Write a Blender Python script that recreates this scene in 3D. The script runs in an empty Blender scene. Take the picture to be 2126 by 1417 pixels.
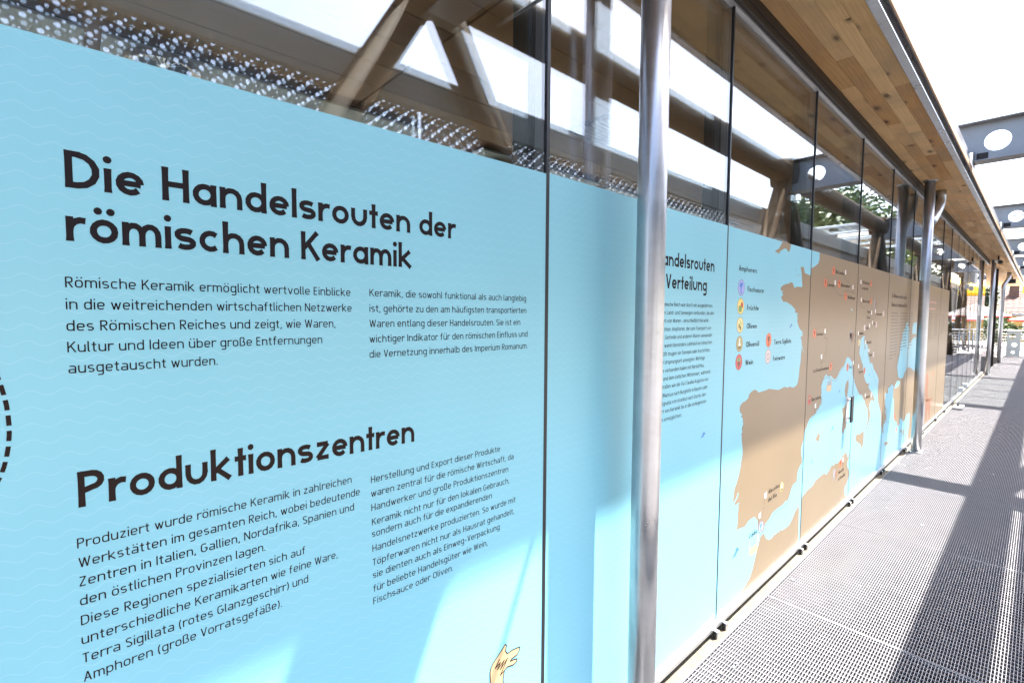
import bpy, bmesh, math, random
from mathutils import Vector, Matrix
from mathutils.geometry import tessellate_polygon
R = math.radians
SC = bpy.context.scene
COL = SC.collection
# ------------------------------------------------------------------ camera
YAW, PITCH, ROLL, LENS = 47.5697, -3.2458, 0.3703, 16.96
EYE = Vector((1.0, 0.0, 1.53))
def camera():
    y, p, r = R(YAW), R(PITCH), R(ROLL)
    f = Vector((-math.sin(y)*math.cos(p), math.cos(y)*math.cos(p), math.sin(p)))
    rt = Vector((math.cos(y), math.sin(y), 0)); u = rt.cross(f)
    c, s = math.cos(r), math.sin(r)
    rt, u = c*rt + s*u, -s*rt + c*u
    cam = bpy.data.cameras.new('camera'); cam.lens = LENS; cam.sensor_width = 36
    cam.clip_start = .02; cam.clip_end = 3000
    o = bpy.data.objects.new('camera', cam); COL.objects.link(o)
    m = Matrix((rt, u, -f)).transposed().to_4x4(); m.translation = EYE
    o.matrix_world = m; SC.camera = o
camera()
# ------------------------------------------------------------------ sky, sun, exposure
SUN = Vector((.187, .43, 1.0)).normalized()
def light():
    w = bpy.data.worlds.new('World'); SC.world = w; w.use_nodes = True
    nt = w.node_tree; bg = nt.nodes['Background']
    sky = nt.nodes.new('ShaderNodeTexSky'); sky.sky_type = 'NISHITA'; sky.sun_disc = False
    sky.sun_elevation = math.asin(SUN.z); sky.sun_rotation = math.atan2(SUN.x, SUN.y)
    sky.air_density = 1.0; sky.dust_density = 5.0; sky.ozone_density = 1.0; sky.altitude = 300
    nt.links.new(sky.outputs[0], bg.inputs[0]); bg.inputs[1].default_value = .15
    l = bpy.data.lights.new('sun', 'SUN'); l.energy = 5.0; l.angle = R(.53); l.color = (1, .96, .9)
    o = bpy.data.objects.new('sun', l); COL.objects.link(o)
    o.rotation_euler = SUN.to_track_quat('Z', 'Y').to_euler()
light()
SC.render.engine = 'CYCLES'
SC.view_settings.view_transform = 'Standard'; SC.view_settings.look = 'None'
SC.view_settings.exposure = 2.66; SC.view_settings.gamma = 1.0; SC.view_settings.use_curve_mapping = False
CY = SC.cycles
CY.use_denoising = True; CY.max_bounces = 10; CY.transparent_max_bounces = 40; CY.glossy_bounces = 6; CY.diffuse_bounces = 5
CY.caustics_reflective = False; CY.caustics_refractive = False; CY.sample_clamp_indirect = 8
try: CY.denoising_prefilter = 'ACCURATE'
except Exception: pass

# ------------------------------------------------------------------ material helpers
def new_mat(name):
    m = bpy.data.materials.new(name); m.use_nodes = True
    nt = m.node_tree; return m, nt, nt.nodes, nt.links, nt.nodes['Principled BSDF']
def N(nt, typ, **kw):
    n = nt.nodes.new('ShaderNode' + typ)
    for k, v in kw.items(): setattr(n, k, v)
    return n
def math_n(nt, op, a, b=None, c=None):
    n = N(nt, 'Math', operation=op)
    for i, v in enumerate((a, b, c)):
        if v is None: continue
        if isinstance(v, (int, float)): n.inputs[i].default_value = v
        else: nt.links.new(v, n.inputs[i])
    return n.outputs[0]
def ramp(nt, fac, stops):
    n = N(nt, 'ValToRGB'); e = n.color_ramp.elements
    while len(e) < len(stops): e.new(.5)
    for el, (p, c) in zip(e, stops):
        el.position = p; el.color = (*c, 1) if len(c) == 3 else c
    nt.links.new(fac, n.inputs[0]); return n.outputs[0]
def mapped(nt, scale, coord='Object'):
    t = N(nt, 'TexCoord'); m = N(nt, 'Mapping'); m.inputs['Scale'].default_value = scale
    nt.links.new(t.outputs[coord], m.inputs[0]); return m.outputs[0]
def noise(nt, vec, scale, detail=4, rough=.55, dist=0):
    n = N(nt, 'TexNoise'); nt.links.new(vec, n.inputs['Vector'])
    n.inputs['Scale'].default_value = scale; n.inputs['Detail'].default_value = detail
    n.inputs['Roughness'].default_value = rough; n.inputs['Distortion'].default_value = dist
    return n.outputs['Fac']
def bump(nt, b, h, strength=.2, dist=.01):
    n = N(nt, 'Bump'); n.inputs['Strength'].default_value = strength; n.inputs['Distance'].default_value = dist
    nt.links.new(h, n.inputs['Height']); nt.links.new(n.outputs[0], b.inputs['Normal'])
def mix_rgb(nt, fac, a, b, mode='MIX'):
    n = N(nt, 'Mix', data_type='RGBA', blend_type=mode)
    for i, v in ((0, fac), (6, a), (7, b)):
        if isinstance(v, (int, float)): n.inputs[i].default_value = v
        elif isinstance(v, tuple): n.inputs[i].default_value = (*v, 1)
        else: nt.links.new(v, n.inputs[i])
    return n.outputs[2]
def simple(name, col, rough=.5, metal=0., var=.12, scale=6., bmp=0., spec=.5):
    m, nt, ns, ln, b = new_mat(name)
    v = mapped(nt, (1, 1, 1)); f = noise(nt, v, scale, 5)
    lo = tuple(c*(1-var) for c in col); hi = tuple(min(1, c*(1+var)) for c in col)
    ln.new(ramp(nt, f, [(.3, lo), (.7, hi)]), b.inputs['Base Color'])
    b.inputs['Roughness'].default_value = rough; b.inputs['Metallic'].default_value = metal
    b.inputs['Specular IOR Level'].default_value = spec
    if bmp: bump(nt, b, noise(nt, v, scale*6, 3), bmp, .004)
    return m
MAT = {}
# ------------------------------------------------------------------ materials
def film_material(name, col, waves):
    m, nt, ns, ln, b = new_mat(name)
    v = mapped(nt, (1, 1, 1))
    f = noise(nt, v, 1.3, 2); lo = tuple(c*.965 for c in col); hi = tuple(c*1.035 for c in col)
    base = ramp(nt, f, [(.35, lo), (.65, hi)])
    if waves:
        g = N(nt, 'NewGeometry'); s = N(nt, 'SeparateXYZ'); ln.new(g.outputs['Position'], s.inputs[0])
        sn = math_n(nt, 'SINE', math_n(nt, 'MULTIPLY', s.outputs[1], 2*math.pi/.0388))
        zz = math_n(nt, 'ADD', s.outputs[2], math_n(nt, 'MULTIPLY', sn, .0042))
        fr = math_n(nt, 'FRACT', math_n(nt, 'DIVIDE', zz, .0245))
        d = math_n(nt, 'ABSOLUTE', math_n(nt, 'SUBTRACT', fr, .5))
        line = math_n(nt, 'LESS_THAN', d, .026)
        base = mix_rgb(nt, math_n(nt, 'MULTIPLY', line, .17), base, (.62, .76, .86))
    ln.new(base, b.inputs['Base Color'])
    b.inputs['Roughness'].default_value = .34; b.inputs['Specular IOR Level'].default_value = .42
    bump(nt, b, noise(nt, v, 420, 2), .025, .001)
    return m
def galvanized(name, col, rough, streak=True, metal=.9):
    m, nt, ns, ln, b = new_mat(name)
    v = mapped(nt, (1, 1, 1)); vo = N(nt, 'TexVoronoi'); vo.inputs['Scale'].default_value = 60
    ln.new(v, vo.inputs['Vector'])
    f = math_n(nt, 'ADD', math_n(nt, 'MULTIPLY', vo.outputs['Color'], .12), math_n(nt, 'MULTIPLY', noise(nt, v, 9, 6), .88))
    c = ramp(nt, f, [(.25, tuple(x*.84 for x in col)), (.75, tuple(min(1, x*1.10) for x in col))])
    if streak:
        sv = mapped(nt, (110, 110, 1.1)); sf = noise(nt, sv, 1, 5, .7)
        c = mix_rgb(nt, ramp(nt, sf, [(.58, (0, 0, 0)), (.72, (.5, .5, .5))]), c, (.30, .29, .28))
    ln.new(c, b.inputs['Base Color']); b.inputs['Metallic'].default_value = metal
    ln.new(ramp(nt, f, [(.2, (rough*.75,)*3), (.8, (min(1, rough*1.35),)*3)]), b.inputs['Roughness'])
    bump(nt, b, f, .02, .001)
    return m
def wood_material(name, lo, hi, knots=True, rough=.62):
    m, nt, ns, ln, b = new_mat(name)
    tc = N(nt, 'TexCoord'); oi = N(nt, 'ObjectInfo')
    ad = N(nt, 'VectorMath', operation='ADD'); ln.new(tc.outputs['Object'], ad.inputs[0])
    cb = N(nt, 'CombineXYZ'); k = math_n(nt, 'MULTIPLY', oi.outputs['Random'], 37.)
    for i in range(3): ln.new(k, cb.inputs[i])
    ln.new(cb.outputs[0], ad.inputs[1]); v0 = ad.outputs[0]
    mp = N(nt, 'Mapping'); mp.inputs['Scale'].default_value = (1, .10, 1); ln.new(v0, mp.inputs[0]); v = mp.outputs[0]
    warp = noise(nt, v, 5., 3)
    wv = N(nt, 'TexWave', wave_type='BANDS', bands_direction='X'); wv.inputs['Scale'].default_value = 17
    wv.inputs['Distortion'].default_value = 9; wv.inputs['Detail'].default_value = 3; wv.inputs['Detail Scale'].default_value = 1.2
    ln.new(v, wv.inputs['Vector'])
    fib = N(nt, 'Mapping'); fib.inputs['Scale'].default_value = (160, 4, 160); ln.new(v0, fib.inputs[0])
    fn = noise(nt, fib.outputs[0], 1, 4)
    tone = math_n(nt, 'ADD', math_n(nt, 'MULTIPLY', warp, .36), math_n(nt, 'ADD', math_n(nt, 'MULTIPLY', wv.outputs['Fac'], .09), math_n(nt, 'ADD', math_n(nt, 'MULTIPLY', fn, .2), math_n(nt, 'MULTIPLY', oi.outputs['Random'], .42))))
    c = ramp(nt, tone, [(.22, lo), (.5, tuple((a+b_)/2 for a, b_ in zip(lo, hi))), (.8, hi)])
    if knots:
        km = N(nt, 'Mapping'); km.inputs['Scale'].default_value = (6.5, 2.4, 0.); ln.new(v0, km.inputs[0])
        vo = N(nt, 'TexVoronoi', voronoi_dimensions='2D'); vo.inputs['Scale'].default_value = 1.; ln.new(km.outputs[0], vo.inputs['Vector'])
        kd = math_n(nt, 'ADD', vo.outputs['Distance'], math_n(nt, 'MULTIPLY', fn, .03))
        sp = N(nt, 'SeparateColor'); ln.new(vo.outputs['Color'], sp.inputs[0])
        gate = math_n(nt, 'GREATER_THAN', sp.outputs[0], .66)
        size = math_n(nt, 'ADD', math_n(nt, 'MULTIPLY', sp.outputs[1], .9), .55)
        kn = ramp(nt, math_n(nt, 'DIVIDE', kd, size), [(.075, (.9,)*3), (.11, (.45,)*3), (.22, (0,)*3)])
        c = mix_rgb(nt, math_n(nt, 'MULTIPLY', kn, gate), c, (.085, .034, .014))
        st = noise(nt, v0, 1.7, 4)
        c = mix_rgb(nt, ramp(nt, st, [(.46, (0,)*3), (.72, (.55,)*3)]), c, (.30, .225, .15))
    ln.new(c, b.inputs['Base Color']); b.inputs['Roughness'].default_value = rough
    b.inputs['Specular IOR Level'].default_value = .25
    bump(nt, b, math_n(nt, 'ADD', fn, wv.outputs['Fac']), .25, .0015)
    return m
def glass_material(name, f0, tint, rough=0.0):
    m = bpy.data.materials.new(name); m.use_nodes = True; nt = m.node_tree; ln = nt.links
    nt.nodes.remove(nt.nodes['Principled BSDF']); out = nt.nodes['Material Output']
    lw = N(nt, 'LayerWeight'); lw.inputs[0].default_value = .5
    p = math_n(nt, 'POWER', lw.outputs['Facing'], 5.)
    fac = math_n(nt, 'ADD', math_n(nt, 'MULTIPLY', p, 1-f0), f0)
    tr = N(nt, 'BsdfTransparent'); tr.inputs[0].default_value = (*tint, 1)
    gl = N(nt, 'BsdfGlossy'); gl.inputs[0].default_value = (.97, .985, 1, 1); gl.inputs['Roughness'].default_value = rough
    mx = N(nt, 'MixShader'); ln.new(fac, mx.inputs[0]); ln.new(tr.outputs[0], mx.inputs[1]); ln.new(gl.outputs[0], mx.inputs[2])
    ln.new(mx.outputs[0], out.inputs[0])
    return m
def perforated_material(name):
    m, nt, ns, ln, b = new_mat(name)
    g = N(nt, 'NewGeometry'); s = N(nt, 'SeparateXYZ'); ln.new(g.outputs['Position'], s.inputs[0])
    def dots(py, pz, oy, oz, r):
        u = math_n(nt, 'ADD', math_n(nt, 'DIVIDE', s.outputs[1], py), oy)
        w = math_n(nt, 'ADD', math_n(nt, 'DIVIDE', s.outputs[2], pz), oz)
        fu = math_n(nt, 'MULTIPLY', math_n(nt, 'SUBTRACT', math_n(nt, 'FRACT', u), .5), py)
        fw = math_n(nt, 'MULTIPLY', math_n(nt, 'SUBTRACT', math_n(nt, 'FRACT', w), .5), pz)
        d = math_n(nt, 'SQRT', math_n(nt, 'ADD', math_n(nt, 'MULTIPLY', fu, fu), math_n(nt, 'MULTIPLY', fw, fw)))
        return math_n(nt, 'LESS_THAN', d, r)
    a = None
    for q in ((.094, .082, 0, 0, .0100), (.094, .082, .5, .5, .0100), (.094, .082, .30, .27, .0062), (.094, .082, .80, .77, .0062), (.094, .082, .62, .12, .0042), (.094, .082, .12, .62, .0042)):
        d = dots(*q); a = d if a is None else math_n(nt, 'MAXIMUM', a, d)
    b.inputs['Base Color'].default_value = (.20, .195, .19, 1); b.inputs['Roughness'].default_value = .5; b.inputs['Metallic'].default_value = .3
    ln.new(math_n(nt, 'SUBTRACT', 1., a), b.inputs['Alpha'])
    return m
def ground_material(name):
    m, nt, ns, ln, b = new_mat(name)
    v = mapped(nt, (1, 1, 1)); f = noise(nt, v, 45, 6, .7); f2 = noise(nt, v, .8, 4)
    c = ramp(nt, math_n(nt, 'ADD', math_n(nt, 'MULTIPLY', f, .6), math_n(nt, 'MULTIPLY', f2, .4)), [(.3, (.07, .06, .058)), (.7, (.16, .145, .135))])
    ln.new(c, b.inputs['Base Color']); b.inputs['Roughness'].default_value = .9; bump(nt, b, f, .5, .02)
    return m
def leaf_material(name, c1, c2):
    m, nt, ns, ln, b = new_mat(name)
    g = N(nt, 'NewGeometry'); v = mapped(nt, (1, 1, 1)); f = noise(nt, v, 2.2, 3)
    k = math_n(nt, 'ADD', math_n(nt, 'MULTIPLY', f, .6), math_n(nt, 'MULTIPLY', g.outputs['Random Per Island'], .4))
    ln.new(ramp(nt, k, [(.25, c1), (.75, c2)]), b.inputs['Base Color']); b.inputs['Roughness'].default_value = .55
    b.inputs['Subsurface Weight'].default_value = 0
    return m
BLUE = (.232, .535, .632); BROWN = (.272, .198, .118)
MAT['blue'] = film_material('blue_film', BLUE, True)
MAT['brown'] = film_material('brown_film', BROWN, False)
MAT['water'] = film_material('blue_print', BLUE, False)
MAT['ink'] = simple('dark_ink', (.013, .010, .012), .6, 0, .15, spec=.12)
MAT['ink2'] = simple('brown_ink', (.020, .012, .010), .6, 0, .15, spec=.12)
MAT['inkl'] = simple('route_ink', (.06, .045, .035), .4, 0, .1)
MAT['inkg'] = simple('grey_text_ink', (.13, .105, .085), .4, 0, .1)
for n, c in dict(i_lilac=(.33, .36, .68), i_blue=(.06, .20, .55), i_yellow=(.80, .62, .16), i_cream=(.72, .62, .28), i_oil=(.42, .36, .15), i_wine=(.55, .085, .085), i_orange=(.74, .17, .06), i_pale=(.62, .52, .50), i_dark=(.17, .03, .018), i_green=(.16, .32, .10), i_red=(.5, .03, .03), i_white=(.8, .8, .78), i_grey=(.30, .29, .31), i_olive=(.19, .15, .03), i_sienna=(.30, .13, .07), i_tan=(.62, .42, .22), i_pink=(.62, .36, .33)).items():
    MAT[n] = simple('print_' + n[2:], c, .4, 0, .05)
MAT['pane'] = glass_material('window_glass', .112, (.93, .95, .945))
MAT['roofglass'] = glass_material('roof_glass', .03, (.95, .975, .965))
MAT['steel'] = galvanized('galvanized_steel', (.53, .535, .545), .33)
MAT['zinc'] = galvanized('zinc_grating', (.245, .234, .244), .5, False, .15)
MAT['alu'] = galvanized('aluminium', (.55, .55, .57), .34, False, .8)
MAT['beamgrey'] = simple('grey_painted_steel', (.22, .22, .225), .45, .35, .12, 3, .04)
MAT['tube'] = simple('weathered_tube_steel', (.055, .036, .021), .7, .0, .25, 2.5, .05, .06)
MAT['lower'] = simple('olive_grey_beam', (.26, .255, .215), .6, .1, .14, 2.2, .05)
MAT['fascia'] = galvanized('fascia_channel', (.60, .64, .70), .30, False, .75)
MAT['black'] = simple('black_rubber', (.012, .012, .014), .45, 0, .2)
MAT['frame'] = simple('dark_bronze_frame', (.020, .015, .012), .5, .0, .2, 4, spec=.3)
MAT['wood'] = wood_material('pine_soffit', (.48, .240, .078), (.88, .62, .32))
MAT['wood_in'] = wood_material('brown_ceiling', (.32, .135, .045), (.54, .275, .11), False)
MAT['wood_cap'] = wood_material('larch_cap', (.46, .27, .15), (.66, .45, .30), False)
MAT['perf'] = perforated_material('perforated_sheet')
MAT['ground'] = ground_material('gravel_ground')
MAT['gap_shade'] = simple('gap_shade_dark', (.035, .03, .032), .95, 0, .3, 9, .3)  # dark tone standing for shade below the grating, on sheet and beams
MAT['stone'] = simple('beige_stone', (.115, .098, .066), .8, 0, .2, 18, .2)
MAT['pale'] = simple('pale_ceiling_panel', (.62, .66, .62), .7, 0, .06)
MAT['darkroom'] = simple('dark_interior', (.16, .14, .12), .8, 0, .1)
MAT['white'] = simple('white_paint', (.78, .78, .77), .5, 0, .04)
MAT['yellow'] = simple('yellow_fabric', (.80, .55, .03), .8, 0, .06)
MAT['redfab'] = simple('red_fabric', (.62, .04, .05), .8, 0, .08)
MAT['whitefab'] = simple('white_fabric', (.60, .54, .54), .85, 0, .05)
MAT['plaster'] = simple('yellow_plaster', (.46, .30, .095), .9, 0, .07, 3)
MAT['tile'] = simple('roof_tile', (.095, .05, .036), .8, 0, .25, 5)
MAT['bark'] = simple('bark', (.10, .075, .05), .9, 0, .3, 12, .3)
MAT['leaf'] = leaf_material('leaves', (.035, .075, .018), (.11, .17, .045))
MAT['leafd'] = leaf_material('dark_leaves', (.022, .045, .018), (.06, .10, .03))
MAT['leaf_p'] = leaf_material('pale_leaves', (.09, .10, .05), (.22, .21, .13))
MAT['pave'] = simple('pale_paving', (.42, .40, .37), .85, 0, .12, 2)
MAT['darkglass'] = simple('dark_window', (.03, .035, .04), .12, 0, .2)
MAT['anthracite'] = simple('anthracite_planter', (.045, .048, .05), .55, 0, .15)
MAT['concrete'] = simple('beige_concrete', (.44, .38, .28), .8, 0, .14, 3, .1)
MAT['brass'] = simple('beige_ring', (.42, .33, .22), .4, .2, .1)
# ------------------------------------------------------------------ mesh helpers
class MB:
    def __init__(s): s.v = []; s.f = []; s.sm = []
    def poly(s, pts, smooth=False):
        i = len(s.v); s.v += [tuple(p) for p in pts]; s.f.append(tuple(range(i, i+len(pts)))); s.sm.append(smooth)
    def box(s, x0, x1, y0, y1, z0, z1):
        i = len(s.v)
        s.v += [(x0, y0, z0), (x1, y0, z0), (x1, y1, z0), (x0, y1, z0), (x0, y0, z1), (x1, y0, z1), (x1, y1, z1), (x0, y1, z1)]
        for q in ((0, 3, 2, 1), (4, 5, 6, 7), (0, 1, 5, 4), (1, 2, 6, 5), (2, 3, 7, 6), (3, 0, 4, 7)):
            s.f.append(tuple(i+a for a in q)); s.sm.append(False)
        return s
    def bbox(s, x0, x1, y0, y1, z0, z1, b=.003):          # box with chamfered edges
        bm = bmesh.new(); bmesh.ops.create_cube(bm, size=1)
        for v in bm.verts:
            v.co = Vector(((x0+x1)/2+v.co.x*(x1-x0), (y0+y1)/2+v.co.y*(y1-y0), (z0+z1)/2+v.co.z*(z1-z0)))
        bmesh.ops.bevel(bm, geom=bm.edges[:], offset=b, segments=2, affect='EDGES', profile=.5)
        bm.verts.index_update(); i = len(s.v); s.v += [tuple(v.co) for v in bm.verts]
        for f in bm.faces: s.f.append(tuple(i+v.index for v in f.verts)); s.sm.append(False)
        bm.free(); return s
    def tube(s, path, r, n=20, caps=True, smooth=True):
        path = [Vector(p) for p in path]; rings = []; up = None
        for k, p in enumerate(path):
            a = path[max(k-1, 0)]; c = path[min(k+1, len(path)-1)]
            t = (c-a).normalized()
            if up is None: up = Vector((0, 0, 1)) if abs(t.z) < .9 else Vector((1, 0, 0))
            x = (up - t*up.dot(t)).normalized(); y = t.cross(x); up = x
            rr = r[k] if isinstance(r, (list, tuple)) else r
            i = len(s.v); rings.append(i)
            s.v += [tuple(p + rr*(math.cos(2*math.pi*j/n)*x + math.sin(2*math.pi*j/n)*y)) for j in range(n)]
        for a, c in zip(rings, rings[1:]):
            for j in range(n):
                s.f.append((a+j, a+(j+1) % n, c+(j+1) % n, c+j)); s.sm.append(smooth)
        if caps:
            s.f.append(tuple(rings[0]+j for j in reversed(range(n)))); s.f.append(tuple(rings[-1]+j for j in range(n))); s.sm += [False, False]
        return s
    def lathe(s, prof, c, n=24, smooth=True):
        rings = []
        for r, z in prof:
            i = len(s.v); rings.append(i)
            s.v += [(c[0]+r*math.cos(2*math.pi*j/n), c[1]+r*math.sin(2*math.pi*j/n), c[2]+z) for j in range(n)]
        for a, b in zip(rings, rings[1:]):
            for j in range(n):
                s.f.append((a+j, a+(j+1) % n, b+(j+1) % n, b+j)); s.sm.append(smooth)
        return s
    def flat(s, pts, x):                                    # tessellated polygon in the wall plane (y, z) at depth x
        p = [Vector((0, a, b)) for a, b in pts]; i = len(s.v)
        area = sum(a[0]*b[1]-b[0]*a[1] for a, b in zip(pts, pts[1:]+pts[:1]))
        s.v += [(x, a, b) for a, b in pts]
        for t in tessellate_polygon([p]):
            q = [pts[k] for k in t]
            ar = (q[1][0]-q[0][0])*(q[2][1]-q[0][1])-(q[2][0]-q[0][0])*(q[1][1]-q[0][1])
            t = tuple(t) if ar > 0 else tuple(reversed(t))
            s.f.append(tuple(i+k for k in t)); s.sm.append(False)
        return s
    def clip(s, y0, y1):
        bm = bmesh.new()
        vs = [bm.verts.new(v) for v in s.v]
        for f in s.f:
            try: bm.faces.new([vs[k] for k in f])
            except ValueError: pass
        for y, nrm in ((y0, -1), (y1, 1)):
            bmesh.ops.bisect_plane(bm, geom=bm.verts[:]+bm.edges[:]+bm.faces[:], dist=1e-6, plane_co=(0, y, 0), plane_no=(0, nrm, 0), clear_outer=True)
        r = MB(); bm.verts.index_update(); r.v = [tuple(v.co) for v in bm.verts]
        r.f = [tuple(v.index for v in f.verts) for f in bm.faces]; r.sm = [False]*len(r.f); bm.free()
        return r
    def build(s, name, mat, parent=None, loc=None):
        me = bpy.data.meshes.new(name); me.from_pydata(s.v, [], s.f)
        me.polygons.foreach_set('use_smooth', s.sm if len(s.sm) == len(s.f) else [False]*len(s.f)); me.update()
        me.materials.append(MAT[mat] if isinstance(mat, str) else mat)
        o = bpy.data.objects.new(name, me); COL.objects.link(o)
        if loc: o.location = loc
        if parent: o.parent = parent
        return o
def tag(o, label=None, cat=None, group=None, kind=None):
    for k, v in (('label', label), ('category', cat), ('group', group), ('kind', kind)):
        if v: o[k] = v
    return o
def thing(name, label, cat, loc=(0, 0, 0), group=None):
    o = bpy.data.objects.new(name, None); COL.objects.link(o); o.location = loc; o.empty_display_size = .1
    return tag(o, label, cat, group)
def local(o, child):                                         # parent a mesh made in world coordinates
    child.parent = o; child.matrix_parent_inverse = Matrix.Translation(-Vector(o.location)); return child
def copy_mesh(o, loc, parent):
    c = o.copy(); COL.objects.link(c); c.parent = parent; c.location = loc; return c
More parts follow.
